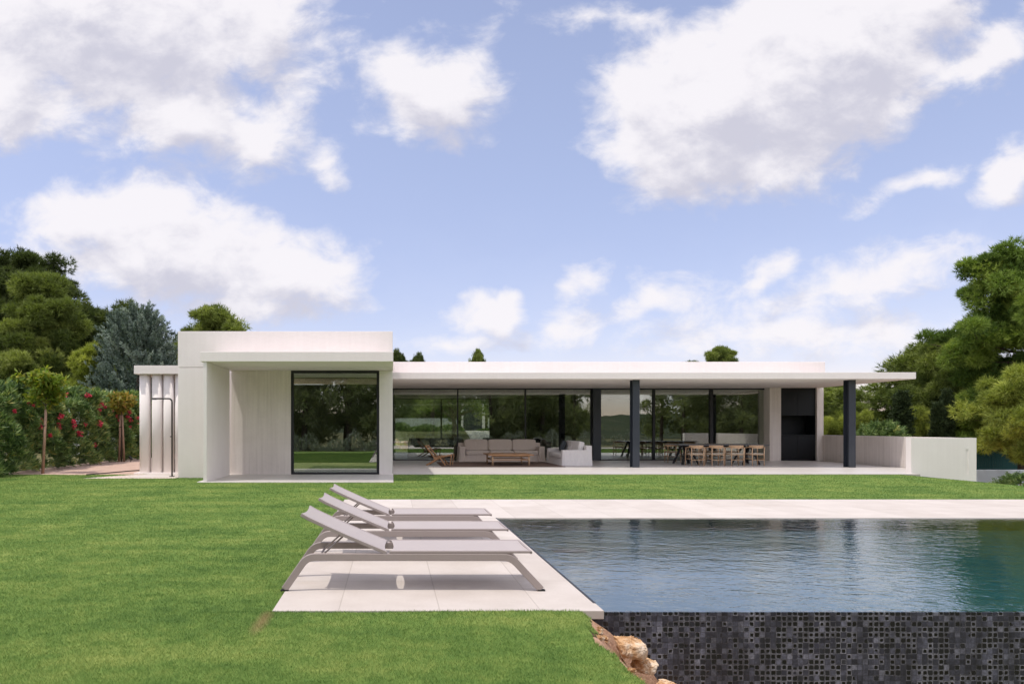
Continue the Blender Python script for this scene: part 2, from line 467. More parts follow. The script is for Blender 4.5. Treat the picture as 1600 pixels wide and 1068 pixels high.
def basin():
    t = NT('basin_tiles')
    p = t.coord('Position', (12, 12, 12))
    b = t.node('TexBrick'); b.inputs['Scale'].default_value = 1.0; b.offset = 0.0
    b.inputs['Mortar Size'].default_value = 0.03; b.inputs['Brick Width'].default_value = 1; b.inputs['Row Height'].default_value = 1
    t.put(b.inputs['Color1'], (0.028, 0.19, 0.245)); t.put(b.inputs['Color2'], (0.055, 0.24, 0.29)); t.put(b.inputs['Mortar'], (0.03, 0.07, 0.08))
    t.L.new(p, b.inputs['Vector'])
    n = t.noise(t.coord('Position', (1, 1, 1)), 2.0, 4, 0.6)
    sx = t.node('SeparateXYZ'); t.L.new(t.coord('Position'), sx.inputs[0])
    shallow = t.range(sx.outputs['X'], 1.6, 6.5, 0.8, 0.0, True)
    c = t.mix(n, b.outputs['Color'], (0.026, 0.17, 0.215))
    c = t.mix(shallow, c, t.mix(n, (0.125, 0.120, 0.105), (0.085, 0.105, 0.105)))
    t.done(t.principled(c, 0.6, spec=0.2))


basin()


def earth(name, stops, scale=3.0, bump=0.6):
    t = NT(name)
    p = t.coord('Position')
    n1 = t.noise(p, scale, 7, 0.65); n2 = t.noise(p, scale * 12, 5, 0.7)
    f = t.math('ADD', t.math('MULTIPLY', n1, 0.6), t.math('MULTIPLY', n2, 0.4))
    t.done(t.principled(t.ramp(f, stops), 0.95, t.bump(n2, bump, 0.03), spec=0.15))


earth('red_soil', [(0.3, (0.34, 0.19, 0.12)), (0.52, (0.50, 0.31, 0.21)), (0.7, (0.58, 0.40, 0.29))], 4)
earth('sand_path', [(0.3, (0.46, 0.31, 0.24)), (0.7, (0.60, 0.44, 0.36))], 2)
earth('far_ground', [(0.3, (0.075, 0.07, 0.035)), (0.5, (0.12, 0.12, 0.05)), (0.7, (0.20, 0.16, 0.09))], 0.6)
earth('hill_ground', [(0.35, (0.018, 0.026, 0.010)), (0.55, (0.04, 0.055, 0.022)), (0.7, (0.14, 0.10, 0.07))], 0.05, 0.0)


def gravel():
    t = NT('pale_gravel')
    p = t.coord('Position')
    v = t.node('TexVoronoi'); v.inputs['Scale'].default_value = 26; t.L.new(p, v.inputs['Vector'])
    n = t.noise(p, 3, 4, 0.6)
    c = t.mix(t.math('MULTIPLY', t.node('SeparateColor').outputs[0], 0.0), (0.6, 0.5, 0.44), (0.6, 0.5, 0.44))
    sc = t.node('SeparateColor'); t.L.new(v.outputs['Color'], sc.inputs[0])
    c = t.ramp(sc.outputs[0], [(0.0, (0.36, 0.28, 0.23)), (0.5, (0.58, 0.49, 0.42)), (1.0, (0.72, 0.66, 0.60))])
    c = t.mix(t.math('MULTIPLY', n, 0.3), c, (0.55, 0.42, 0.34))
    t.done(t.principled(c, 0.9, t.bump(v.outputs['Distance'], 0.6, 0.02), spec=0.2))


gravel()


def rock():
    t = NT('limestone_rock')
    p = t.coord('Object')
    n = t.noise(p, 5, 7, 0.65); n2 = t.noise(p, 22, 5, 0.7)
    f = t.math('ADD', t.math('MULTIPLY', n, 0.7), t.math('MULTIPLY', n2, 0.3))
    c = t.ramp(f, [(0.34, (0.36, 0.18, 0.075)), (0.47, (0.55, 0.34, 0.18)), (0.57, (0.64, 0.50, 0.36)), (0.70, (0.72, 0.67, 0.60))])
    t.done(t.principled(c, 0.9, t.bump(f, 0.8, 0.04), spec=0.2))


rock()


def leafy(name, stops, trans=0.3, rough=0.6, spec=0.25):
    t = NT(name)
    c = t.ramp(t.attr('tone'), stops)
    d = t.principled(c, rough, spec=spec)
    tl = t.node('BsdfTranslucent'); t.put(tl.inputs[0], t.mix(1.0, c, (1.15, 1.25, 0.6), 'MULTIPLY'))
    m = t.node('MixShader'); m.inputs[0].default_value = trans
    t.L.new(d, m.inputs[1]); t.L.new(tl.outputs[0], m.inputs[2])
    return t.done(m.outputs[0])


leafy('pine_needles', [(0.0, (0.10, 0.135, 0.034)), (0.5, (0.20, 0.245, 0.058)), (1.0, (0.36, 0.40, 0.11))])
leafy('dark_needles', [(0.0, (0.050, 0.072, 0.022)), (0.6, (0.088, 0.118, 0.034)), (1.0, (0.15, 0.18, 0.055))])
leafy('wood_needles', [(0.0, (0.15, 0.18, 0.08)), (0.5, (0.27, 0.30, 0.13)), (1.0, (0.42, 0.45, 0.22))])
leafy('bright_needles', [(0.0, (0.09, 0.15, 0.030)), (0.5, (0.185, 0.27, 0.05)), (1.0, (0.37, 0.45, 0.09))])
leafy('yellow_needles', [(0.0, (0.13, 0.16, 0.028)), (0.5, (0.26, 0.305, 0.055)), (1.0, (0.48, 0.51, 0.11))])
leafy('blue_needles', [(0.0, (0.060, 0.092, 0.070)), (0.5, (0.165, 0.220, 0.180)), (1.0, (0.40, 0.47, 0.41))], 0.12)
leafy('cypress_needles', [(0.0, (0.022, 0.04, 0.016)), (1.0, (0.06, 0.085, 0.03))], 0.15)
leafy('oleander_leaves', [(0.0, (0.050, 0.095, 0.028)), (0.5, (0.155, 0.245, 0.075)), (0.9, (0.40, 0.48, 0.18)), (1.0, (0.52, 0.47, 0.15))], 0.2, 0.45, 0.4)
leafy('young_leaves', [(0.0, (0.10, 0.17, 0.022)), (0.6, (0.19, 0.26, 0.035)), (1.0, (0.34, 0.31, 0.05))], 0.4)
leafy('autumn_leaves', [(0.0, (0.12, 0.16, 0.03)), (0.6, (0.26, 0.24, 0.045)), (1.0, (0.42, 0.24, 0.07))], 0.4)
leafy('broad_leaves', [(0.0, (0.06, 0.10, 0.018)), (0.6, (0.13, 0.19, 0.03)), (1.0, (0.22, 0.27, 0.05))], 0.4)
leafy('grey_leaves', [(0.0, (0.16, 0.18, 0.15)), (1.0, (0.40, 0.42, 0.37))], 0.2)


def grass_mat(name, blade):
    t = NT(name)
    p = t.coord('Position')
    n1 = t.noise(p, 0.9, 5, 0.6); n2 = t.noise(p, 5.5, 4, 0.6)
    n3 = t.noise(t.coord('Position', (0.35, 1.6, 1)), 1.0, 4, 0.6)
    f = t.math('ADD', t.math('ADD', t.math('MULTIPLY', n1, 0.40), t.math('MULTIPLY', n2, 0.30)), t.math('MULTIPLY', n3, 0.30))
    if blade:
        f = t.math('ADD', t.math('MULTIPLY', f, 0.72), t.math('MULTIPLY', t.attr('tone'), 0.28))
    c = t.ramp(f, [(0.38, (0.080, 0.165, 0.038)), (0.50, (0.162, 0.266, 0.060)), (0.61, (0.295, 0.360, 0.096))])
    # worn sandy patch by the deck corner and thin turf on the bank
    sp = t.node('SeparateXYZ'); t.L.new(p, sp.inputs[0])
    dx = t.math('MULTIPLY', t.math('ADD', sp.outputs['X'], 0.92), 13.0); dy = t.math('MULTIPLY', t.math('SUBTRACT', sp.outputs['Y'], 4.85), 2.2)
    dd = t.math('ADD', t.math('SQRT', t.math('ADD', t.math('MULTIPLY', dx, dx), t.math('MULTIPLY', dy, dy))), t.math('MULTIPLY', n2, 0.9))
    worn = t.math('SUBTRACT', 1.0, t.range(dd, 0.6, 1.35))
    c = t.mix(t.math('MULTIPLY', worn, 0.75), c, (0.34, 0.24, 0.12))
    if blade:
        d = t.principled(c, 0.55, spec=0.2)
        tl = t.node('BsdfTranslucent'); t.put(tl.inputs[0], c)
        m = t.node('MixShader'); m.inputs[0].default_value = 0.22
        t.L.new(d, m.inputs[1]); t.L.new(tl.outputs[0], m.inputs[2]); t.done(m.outputs[0])
    else:
        c = t.mix(0.25, t.mix(1.0, c, (1.0, 1.0, 1.0), 'MULTIPLY'), (0.10, 0.11, 0.03))
        t.done(t.principled(c, 0.95, t.bump(t.noise(p, 90, 3, 0.7), 0.6, 0.02), spec=0.1))


grass_mat('grass_blades', True)
grass_mat('turf', False)

# ------------------------------------------------------------------ helpers
rng = np.random.default_rng(11)


class MB:
    """collects shapes, then links them as one mesh object"""
    def __init__(s): s.v, s.f = [], []

    def add(s, verts, faces):
        b = len(s.v)
        s.v += [tuple(float(c) for c in p) for p in verts]
        s.f += [tuple(b + i for i in f) for f in faces]
        return s

    def box(s, x0, x1, y0, y1, z0, z1):
        return s.add([(x0, y0, z0), (x1, y0, z0), (x1, y1, z0), (x0, y1, z0), (x0, y0, z1), (x1, y0, z1), (x1, y1, z1), (x0, y1, z1)],
                     [(0, 3, 2, 1), (4, 5, 6, 7), (0, 1, 5, 4), (1, 2, 6, 5), (2, 3, 7, 6), (3, 0, 4, 7)])

    def prism(s, poly, z0, z1):
        n = len(poly)
        return s.add([(x, y, z0) for x, y in poly] + [(x, y, z1) for x, y in poly],
                     [tuple(range(n - 1, -1, -1)), tuple(range(n, 2 * n))] + [(i, (i + 1) % n, n + (i + 1) % n, n + i) for i in range(n)])

    def slab_path(s, pts, half_w, y0, y1):
        """flat bar following pts (x,z) with in-plane half width, extruded in y"""
        P = [Vector((p[0], p[1])) for p in pts]
        L, Rr = [], []
        for i, p in enumerate(P):
            d0 = (P[i] - P[i - 1]).normalized() if i else (P[1] - P[0]).normalized()
            d1 = (P[i + 1] - P[i]).normalized() if i < len(P) - 1 else d0
            n0, n1 = Vector((-d0.y, d0.x)), Vector((-d1.y, d1.x))
            n = (n0 + n1).normalized(); n /= max(0.4, n.dot(n0))
            hw = half_w[i] if isinstance(half_w, (list, tuple)) else half_w
            L.append(p + n * hw); Rr.append(p - n * hw)
        vs = []
        for a, b in zip(L, Rr):
            vs += [(a.x, y0, a.y), (b.x, y0, b.y), (b.x, y1, b.y), (a.x, y1, a.y)]
        fs = [(0, 1, 2, 3)[::-1]]
        for i in range(len(P) - 1):
            o = 4 * i
            for k in range(4):
                fs.append((o + k, o + (k + 1) % 4, o + 4 + (k + 1) % 4, o + 4 + k))
        o = 4 * (len(P) - 1); fs.append((o, o + 1, o + 2, o + 3))
        return s.add(vs, fs)

    def tube(s, pts, rad, n=8, cap=True):
        P = [Vector(p) for p in pts]
        rads = rad if isinstance(rad, (list, tuple, np.ndarray)) else [rad] * len(P)
        vs, fs = [], []
        ref = Vector((0, 0, 1))
        for i, p in enumerate(P):
            d = ((P[min(i + 1, len(P) - 1)] - P[max(i - 1, 0)])).normalized()
            a = d.cross(ref)
            if a.length < 0.15: a = d.cross(Vector((0, 1, 0.1)))
            a.normalize(); b = d.cross(a).normalized()
            for k in range(n):
                t = 2 * math.pi * k / n
                vs.append(p + (a * math.cos(t) + b * math.sin(t)) * rads[i])
        for i in range(len(P) - 1):
            for k in range(n):
                fs.append((i * n + k, i * n + (k + 1) % n, (i + 1) * n + (k + 1) % n, (i + 1) * n + k))
        if cap:
            fs.append(tuple(range(n - 1, -1, -1))); fs.append(tuple(range((len(P) - 1) * n, len(P) * n)))
        return s.add(vs, fs)

    def bar(s, a, b, w, h):
        """rectangular bar from a to b"""
        a, b = Vector(a), Vector(b); d = (b - a).normalized()
        u = d.cross(Vector((0, 0, 1)))
        if u.length < 0.1: u = d.cross(Vector((0, 1, 0)))
        u.normalize(); v = u.cross(d).normalized()
        vs = [p + u * (w / 2 * i) + v * (h / 2 * j) for p in (a, b) for i, j in ((-1, -1), (1, -1), (1, 1), (-1, 1))]
        return s.add(vs, [(0, 1, 2, 3), (7, 6, 5, 4), (0, 4, 5, 1), (1, 5, 6, 2), (2, 6, 7, 3), (3, 7, 4, 0)])

    def puff(s, c, size, e=0.35, n=14, sag=0.0, mat=None):
        """soft rounded block (superellipsoid)"""
        vs, fs = [], []
        sg = lambda x, p: math.copysign(abs(x) ** p, x)
        for i in range(n + 1):
            ph = -math.pi / 2 + math.pi * i / n
            for k in range(2 * n):
                th = math.pi * k / n
                x, y, z = sg(math.cos(ph), e) * sg(math.cos(th), e), sg(math.cos(ph), e) * sg(math.sin(th), e), sg(math.sin(ph), e)
                q = Vector((x * size[0] / 2, y * size[1] / 2, z * size[2] / 2))
                if mat is not None: q = mat @ q
                vs.append((c[0] + q.x, c[1] + q.y, c[2] + q.z))
        for i in range(n):
            for k in range(2 * n):
                fs.append((i * 2 * n + k, i * 2 * n + (k + 1) % (2 * n), (i + 1) * 2 * n + (k + 1) % (2 * n), (i + 1) * 2 * n + k))
        return s.add(vs, fs)

    def build(s, name, mat, parent=None, smooth=False, bevel=0.0, world=False):
        me = bpy.data.meshes.new(name)
        off = Vector(parent_loc(parent)) if (world and parent) else Vector((0, 0, 0))
        me.from_pydata([(v[0] - off.x, v[1] - off.y, v[2] - off.z) for v in s.v], [], s.f)
        me.update()
        o = bpy.data.objects.new(name, me)
        COL.objects.link(o)
        me.materials.append(MATS[mat] if isinstance(mat, str) else mat)
        if parent: o.parent = parent
        if smooth:
            for p in me.polygons: p.use_smooth = True
        if bevel:
            b = o.modifiers.new("bevel", 'BEVEL'); b.width = bevel; b.segments = 2; b.limit_method = 'ANGLE'; b.angle_limit = R(40)
        return o


def parent_loc(o):
    p = Vector((0, 0, 0))
    while o:
        p += o.location; o = o.parent
    return p


def tag(o, label=None, cat=None, group=None, kind=None):
    if label: o['label'] = label
    if cat: o['category'] = cat
    if group: o['group'] = group
    if kind: o['kind'] = kind
    return o


def thing(name, label, cat, loc=(0, 0, 0), rz=0.0, group=None):
    o = bpy.data.objects.new(name, None)
    COL.objects.link(o)
    o.location = loc; o.rotation_euler = (0, 0, rz); o.empty_display_size = 0.3
    return tag(o, label, cat, group)


def dup(root, loc, rz, label, scale=None):
    def cp(o, par):
        c = o.copy(); COL.objects.link(c)
        if par: c.parent = par
        for ch in list(o.children): cp(ch, c)
        return c
    r = cp(root, None)
    r.location = loc; r.rotation_euler = (0, 0, rz)
    if scale: r.scale = scale
    r['label'] = label
    return r


def tri_mesh(name, V, T, tone, mat, parent=None, smooth=False):
    """big mesh straight from arrays: V (n,3), T (m,k), tone (m,) per face"""
    k = T.shape[1]
    me = bpy.data.meshes.new(name)
    me.vertices.add(len(V)); me.vertices.foreach_set('co', np.ascontiguousarray(V, dtype=np.float32).ravel())
    me.loops.add(T.size); me.loops.foreach_set('vertex_index', np.ascontiguousarray(T, dtype=np.int32).ravel())
    me.polygons.add(len(T)); me.polygons.foreach_set('loop_start', np.arange(0, T.size, k, dtype=np.int32))
    if tone is not None:
        a = me.attributes.new('tone', 'FLOAT', 'FACE'); a.data.foreach_set('value', np.ascontiguousarray(tone, dtype=np.float32))
    me.update(calc_edges=True)
    me.materials.append(MATS[mat])
    if smooth: me.polygons.foreach_set('use_smooth', np.ones(len(T), dtype=bool))
    o = bpy.data.objects.new(name, me)
    COL.objects.link(o)
    if parent: o.parent = parent
    return o


def unit(a):
    return a / np.maximum(1e-9, np.linalg.norm(a, axis=-1, keepdims=True))


def leaves(P, D, length, width, tone, spread, k, diamond=False, droop=0.0, rg=rng):
    """k leaves at each point P, around direction D; returns V, T, tone"""
    n = len(P)
    P = np.repeat(P, k, 0); D = np.repeat(D, k, 0); tone = np.repeat(tone, k)
    d = unit(D + rg.normal(0, spread, (n * k, 3)))
    d[:, 2] -= droop; d = unit(d)
    s = unit(np.cross(d, rg.normal(0, 1, (n * k, 3))))
    L = (length * rg.uniform(0.65, 1.3, n * k))[:, None]; W = (width * rg.uniform(0.7, 1.3, n * k))[:, None]
    tone = np.clip(tone + rg.normal(0, 0.10, n * k), 0, 1)
    if not diamond:
        V = np.stack([P - s * W / 2, P + s * W / 2, P + d * L], 1).reshape(-1, 3)
        return V, np.arange(n * k * 3).reshape(-1, 3), tone
    V = np.stack([P, P + d * L * 0.45 + s * W / 2, P + d * L, P + d * L * 0.45 - s * W / 2], 1).reshape(-1, 3)
    return V, np.arange(n * k * 4).reshape(-1, 4), tone


def clump_points(centers, radii, per, rg, up=0.45, shell=0.42):
    """points spread through flattened clumps, biased to their outside; direction outward"""
    n = len(centers)
    d = unit(rg.normal(0, 1, (n * per, 3)))
    r = rg.uniform(0, 1, n * per) ** shell
    C = np.repeat(centers, per, 0); Rr = np.repeat(radii, per, 0)
    P = C + d * r[:, None] * Rr
    D = unit(d + np.array([0, 0, up]))
    return P, D


# ------------------------------------------------------------------ ground
def sstep(x, a, b):
    t = np.clip((x - a) / (b - a), 0, 1); return t * t * (3 - 2 * t)


DECK = (-0.90, 5.14, 13.06)              # left, near and far edge
POOL = (1.60, 14.0, 5.14, 10.40)


EDGE_Y = [2.0, 3.0, 3.67, 3.85, 4.12, 4.32, 4.45, 4.70, 5.06, 5.14]
EDGE_X = [1.45, 1.42, 1.40, 1.37, 1.37, 1.35, 1.31, 1.39, 1.46, 1.44]


def height(x, y):
    x = np.asarray(x, float); y = np.asarray(y, float)
    z = np.full(np.broadcast(x, y).shape, -0.03) + 0.0 * x * y
    # bank beside the pool wall
    edge = np.interp(y, EDGE_Y, EDGE_X) - 0.03 + 0.02 * np.sin(y * 17)
    near = 1 - sstep(y, 5.10, 5.16)
    bank = np.maximum(0, x - edge)
    side = sstep(x, -1.7, -0.95)
    z += near * (0.025 * side - np.minimum(1.7, bank * 0.85 + bank ** 2 * 1.35))
    z += near * side * 0.014 * np.sin(x * 2.3 + y * 1.1) * np.sin(y * 2.9 + 0.4)
    # ground falls a little behind the camera, and away to the right of the house
    z -= 0.42 * sstep(-y, -1.5, 8)
    z -= 0.12 * np.maximum(0, np.minimum(x, 24) - 15) * sstep(y, 12.5, 15)
    z -= 0.65 * sstep(x, 18.5, 20.5) * sstep(y, 19.5, 21.5)
    # garden behind the house climbs
    z += 1.15 * sstep(y, 41, 49) * sstep(x, -9, -5) * (1 - sstep(x, 12, 18))
    return z


def ground_sheet(name, xs, ys, mat, fn, keep=None):
    X, Y = np.meshgrid(xs, ys)
    V = np.stack([X, Y, fn(X, Y)], -1).reshape(-1, 3)
    nx = len(xs)
    i = np.arange((len(ys) - 1) * (nx - 1)); r, c = i // (nx - 1), i % (nx - 1)
    a = r * nx + c
    T = np.stack([a, a + 1, a + nx + 1, a + nx], 1)
    if keep is not None:
        cx = V[T].mean(1); T = T[keep(cx[:, 0], cx[:, 1])]
        used, inv = np.unique(T, return_inverse=True); V = V[used]; T = inv.reshape(T.shape)
    return tri_mesh(name, V, T, None, mat, smooth=True)


def ground_fn(x, y):
    z = height(x, y) - 0.03
    inside = (x > POOL[0] - 0.03) & (y > 4.9) & (y < 10.7) & (x < POOL[1] + 0.3)
    z = np.where(inside, -2.2, z)
    house = (x > -5.7) & (x < 17.6) & (y > 19.3) & (y < 38)
    return np.where(house, -0.35, z)


gx = np.unique(np.round(np.concatenate([np.linspace(-900, -60, 15), np.linspace(-60, -12, 25), np.linspace(-12, 24, 121), np.linspace(24, 70, 24), np.linspace(70, 900, 15), [1.50, 1.58]]), 3))
gy = np.unique(np.round(np.concatenate([np.linspace(-400, -40, 10), np.linspace(-40, 0, 21), np.linspace(0, 24, 97), np.linspace(24, 60, 46), np.linspace(60, 900, 18), [4.85, 4.95]]), 3))
tag(ground_sheet('ground', gx, gy, 'far_ground', ground_fn), 'dry earth under the trees around the plot', 'ground', kind='structure')
bx = np.linspace(1.0, 3.6, 66); by = np.linspace(1.0, 5.13, 84)


def bank_fn(x, y):
    return height(x, y) - 0.045 * (1 - sstep(x - np.interp(y, EDGE_Y, EDGE_X), -0.06, 0.04)) + 0.012 * np.sin(x * 31 + y * 11) * np.sin(y * 27 - x * 8) + 0.008 * np.sin(x * 67) * np.sin(y * 71)


tag(ground_sheet('soil_bank', bx, by, 'red_soil', bank_fn), 'reddish bare soil falling away beside the tiled pool wall', 'soil', kind='structure')


def lawn_edge(y):
    return np.interp(y, EDGE_Y, EDGE_X) + 0.022 * np.sin(y * 19) + 0.015 * np.sin(y * 41)


def lawn_mask(x, y):
    x = np.asarray(x); y = np.asarray(y)
    m = (x > -11.75) & (x < 23) & (y > -9)
    near = (y < DECK[1] + 0.015 + 0.028 * np.sin(x * 6.0) + 0.020 * np.sin(x * 13 + 1)) & (x < lawn_edge(y))
    left = (x < DECK[0] + 0.01 * np.sin(y * 9)) & (y >= DECK[1] - 0.1)
    strip = (y > DECK[2]) & (x >= DECK[0] - 0.1)
    m &= near | left | strip
    m &= ~((x < -7.9 - 0.25 * np.sin(y * 4)) & (y > 20.2 + 0.1 * np.sin(x * 2.2)))
    m &= ~((x > -8.25 + (y - 18.75) * 0.55) & (x < -5.9) & (y > 18.72 + 0.04 * np.sin(x * 5)))
    m &= ~((x <= -7.5) & (y > 20.25))
    m &= ~((x >= -5.93) & (x < -4.7) & (y > 18.9))
    m &= ~((x >= -4.9) & (x < 0.05) & (y > 17.28))
    m &= ~((x >= 0.04) & (x < 15.62) & (y > 20.17))
    m &= ~((x >= 15.6) & (y > 20.5 - 0.12 * np.maximum(0, x - 17.3) ** 1.2 + 0.05 * np.sin(x * 3)))
    return m


lx = np.round(np.concatenate([np.linspace(-11.75, -3, 120), np.linspace(-2.93, 2.2, 130), np.linspace(2.3, 23, 150)]), 4)
ly = np.round(np.concatenate([np.linspace(-9, 1.5, 30), np.linspace(1.6, 6, 150), np.linspace(6.06, 21, 240)]), 4)
tag(ground_sheet('lawn', lx, ly, 'turf', lambda x, y: height(x, y) + 0.008, lawn_mask), 'mown green lawn around the pool deck and the house', 'lawn', kind='structure')


def grass():
    Vs, Ts, To = [], [], []
    base = 0

    # sown evenly over the view: the density thins out with the square of the distance
    for _ in range(1):
        n = 1900000
        y = 3.25 * np.exp(rng.uniform(0, 1, n) * math.log(20.6 / 3.25)); x = y * rng.uniform(-1.2, 1.3, n)
        k = lawn_mask(x, y)
        x, y = x[k], y[k]; n = len(x)
        h = 0.021; w = np.maximum(0.0026, 0.00078 * y); lean = 0.7
        z = height(x, y) + 0.004
        a = rng.uniform(0, 2 * np.pi, n); hh = h * rng.uniform(0.55, 1.25, n)
        tip = np.stack([np.cos(a) * lean, np.sin(a) * lean, np.ones(n)], 1) * hh[:, None] * rng.uniform(0.8, 1.1, (n, 1))
        b = rng.uniform(0, 2 * np.pi, n); ww = w * rng.uniform(0.7, 1.3, n)
        sd = np.stack([np.cos(b), np.sin(b), np.zeros(n)], 1) * ww[:, None] / 2
        P = np.stack([x, y, z], 1)
        Vs.append(np.stack([P - sd, P + sd, P + tip], 1).reshape(-1, 3))
        Ts.append(np.arange(n * 3).reshape(-1, 3) + base); base += 3 * n
        To.append(np.clip(rng.normal(0.5, 0.18, n), 0, 1))
    o = tri_mesh('grass', np.concatenate(Vs), np.concatenate(Ts), np.concatenate(To), 'grass_blades')
    tag(o, 'short mown grass blades covering the lawn', 'grass', kind='stuff')


grass()

# paths at the left of the house
tag(ground_sheet('sand_path', np.linspace(-11.9, -5.95, 40), np.linspace(19.6, 40, 60), 'sand_path', lambda x, y: height(x, y) + 0.004,
                 lambda x, y: (y > 20.0) | (x > -8.3)), 'pinkish sand path beside the flowering hedge', 'path', kind='structure')
tag(ground_sheet('gravel', np.linspace(-8.5, -5.95, 40), np.linspace(18.5, 21.0, 40), 'pale_gravel', lambda x, y: height(x, y) + 0.012,
                 lambda x, y: (x > -8.4 + (y - 18.75) * 0.5) & (y > 18.6)), 'pale gravel strip by the outdoor shower', 'gravel', kind='structure')

# ------------------------------------------------------------------ pool and deck
m = MB()
m.prism([(-0.90, 5.14), (1.60, 5.14), (1.60, 10.40), (22, 10.40), (22, 13.06), (-0.90, 13.06)], -0.065, 0.0)
tag(m.build('pool_deck', 'deck_stone', bevel=0.004), 'pale stone paving around the pool', 'deck', kind='structure')
w = MB().add([(1.605, 5.142, -0.010), (14.0, 5.142, -0.010), (14.0, 10.395, -0.010), (1.605, 10.395, -0.010)], [(0, 1, 2, 3)]).build('water', 'pool_water')
tag(w, 'rippled dark water filling the infinity pool', 'water', kind='structure')
pool = thing('swimming_pool', 'dark tiled infinity pool with mosaic outer wall and flush water edge', 'pool', (7.8, 7.7, -0.4))
m = MB()
m.box(1.40, 14.2, 10.396, 10.55, -1.9, -0.068)
m.box(1.40, 1.601, 5.36, 10.39, -1.9, -0.068)
m.box(14.0, 14.2, 5.36, 10.39, -1.9, -0.068)
m.box(1.605, 13.995, 5.178, 10.39, -0.95, -0.19)
m.build('basin', 'basin_tiles', pool, world=True)
m = MB().box(1.61, 14.2, 5.145, 5.175, -2.2, -0.013).box(1.30, 1.61, 5.148, 5.175, -2.2, -0.067)
m.build('infinity_wall', 'mosaic_tiles', pool, world=True, bevel=0.003)
m = MB().box(1.582, 1.602, 5.36, 10.39, -0.012, 0.0035)
m.build('edge_trim', 'black_frame', pool, world=True)
for x in (3.13, 6.1, 9.4):
    l = MB(); l.tube([(x, 10.395, -0.10), (x, 10.36, -0.10)], [0.06, 0.05], 16)
    l.build('underwater_lamp', 'lamp_white', pool, world=True, smooth=False)
m = MB().box(2.05, 2.45, 8.55, 8.75, -0.19, -0.178)
m.build('floor_grate', 'black_frame', pool, world=True)


def rock_mesh(name, loc, size, seed, label, rz=0.0):
    rg = np.random.default_rng(seed)
    bm = MB().puff((0, 0, 0), size, 0.55, 22 if max(size) < 0.3 else 12)
    V = np.array(bm.v); d = unit(V)
    bumps = sum(a * np.sin(d @ unit(rg.normal(0, 1, 3)) * f + rg.uniform(0, 6)) for a, f in ((0.10, 3), (0.08, 5), (0.05, 8), (0.03, 14), (0.03, 17)))
    q = V / np.array(size) * 2
    for _ in range(9):
        nn = unit(rg.normal(0, 1, 3)); dd = rg.uniform(0.55, 0.85)
        q = q - np.maximum(0, q @ nn - dd)[:, None] * nn
    V = q * np.array(size) / 2
    cut = 1.0 - 0.12 * np.clip((d @ unit(rg.normal(0, 1, 3))) - 0.3, 0, 1)
    V = V * ((1 + bumps * 0.6) * cut)[:, None] + rg.normal(0, 0.003, V.shape)
    bm.v = [tuple(p) for p in V]
    o = bm.build(name, 'limestone_rock', smooth=False)
    o.location = loc; o.rotation_euler = (0.15, 0.1, rz)
    return tag(o, label, 'rock', 'rocks beside the pool wall')


rock_mesh('rock', (1.70, 4.88, -0.185), (0.20, 0.24, 0.15), 3, 'largest tan boulder just below the deck corner at the pool wall', 0.2)
rock_mesh('rock', (1.79, 4.88, -0.33), (0.18, 0.2, 0.12), 5, 'small half buried stone right under the largest boulder', 0.6)
rock_mesh('rock', (1.79, 4.42, -0.33), (0.16, 0.20, 0.10), 8, 'whitish stone lowest on the soil bank at the bottom of the picture', 0.0)

rgs = np.random.default_rng(77)
for i in range(16):
    y = rgs.uniform(4.0, 5.0); x = float(np.interp(y, EDGE_Y, EDGE_X)) + rgs.uniform(0.03, 0.16)
    q = rgs.uniform(0.018, 0.05)
    o = rock_mesh('pebble', (x, y, float(bank_fn(x, y)) + q * 0.2), (q * 1.3, q, q * 0.7), 200 + i, 'small loose stone lying on the bare soil bank', rgs.uniform(0, 3))
    o['group'] = 'loose stones on the soil bank'; o['category'] = 'stone'

# ------------------------------------------------------------------ the villa
villa = thing('villa', 'long low white concrete villa with flat roofs and full height glazing', 'house', (6.0, 24.0, 0))


def vp(name, m, mat, par=None, bevel=0.008, smooth=False):
    return m.build(name, mat, par or villa, world=True, bevel=bevel, smooth=smooth)


# left block
vp('canopy', MB().box(-4.85, 0.04, 17.28, 19.0, 3.04, 3.29).box(-4.78, 0.04, 19.0, 20.3, 3.04, 3.26), 'white_plaster')
vp('fin_wall', MB().box(-4.78, -4.69, 17.31, 19.76, -0.25, 3.038), 'white_concrete')
vp('parapet', MB().box(-5.92, 0.028, 18.9, 19.06, 3.035, 4.03).box(-5.92, -5.76, 20.45, 30, 3.035, 4.03).box(-0.13, 0.028, 19.06, 30, 3.30, 4.03), 'white_concrete')
vp('side_wall', MB().box(-5.915, -4.785, 18.9, 19.06, -0.25, 3.022), 'white_concrete')
vp('back_wall', MB().box(-4.70, -2.953, 20.0, 20.25, -0.25, 3.038), 'warm_concrete')
vp('pier', MB().box(-0.363, 0.028, 19.97, 28.5, -0.25, 3.036), 'white_concrete')
vp('flat_roof', MB().box(-4.6, -0.14, 20.30, 30, 3.262, 3.42), 'white_plaster')
vp('plinth', MB().box(-4.92, 0.045, 17.25, 20.4, -0.30, 0.0), 'terrace_stone')
m = MB().box(-5.9, -4.71, 20.30, 20.45, -0.25, 3.02)
vp('light_well_wall', m, 'white_concrete')
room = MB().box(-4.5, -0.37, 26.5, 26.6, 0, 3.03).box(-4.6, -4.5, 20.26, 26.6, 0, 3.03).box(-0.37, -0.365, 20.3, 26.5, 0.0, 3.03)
vp('room_wall', room, 'indoor_plaster', bevel=0)


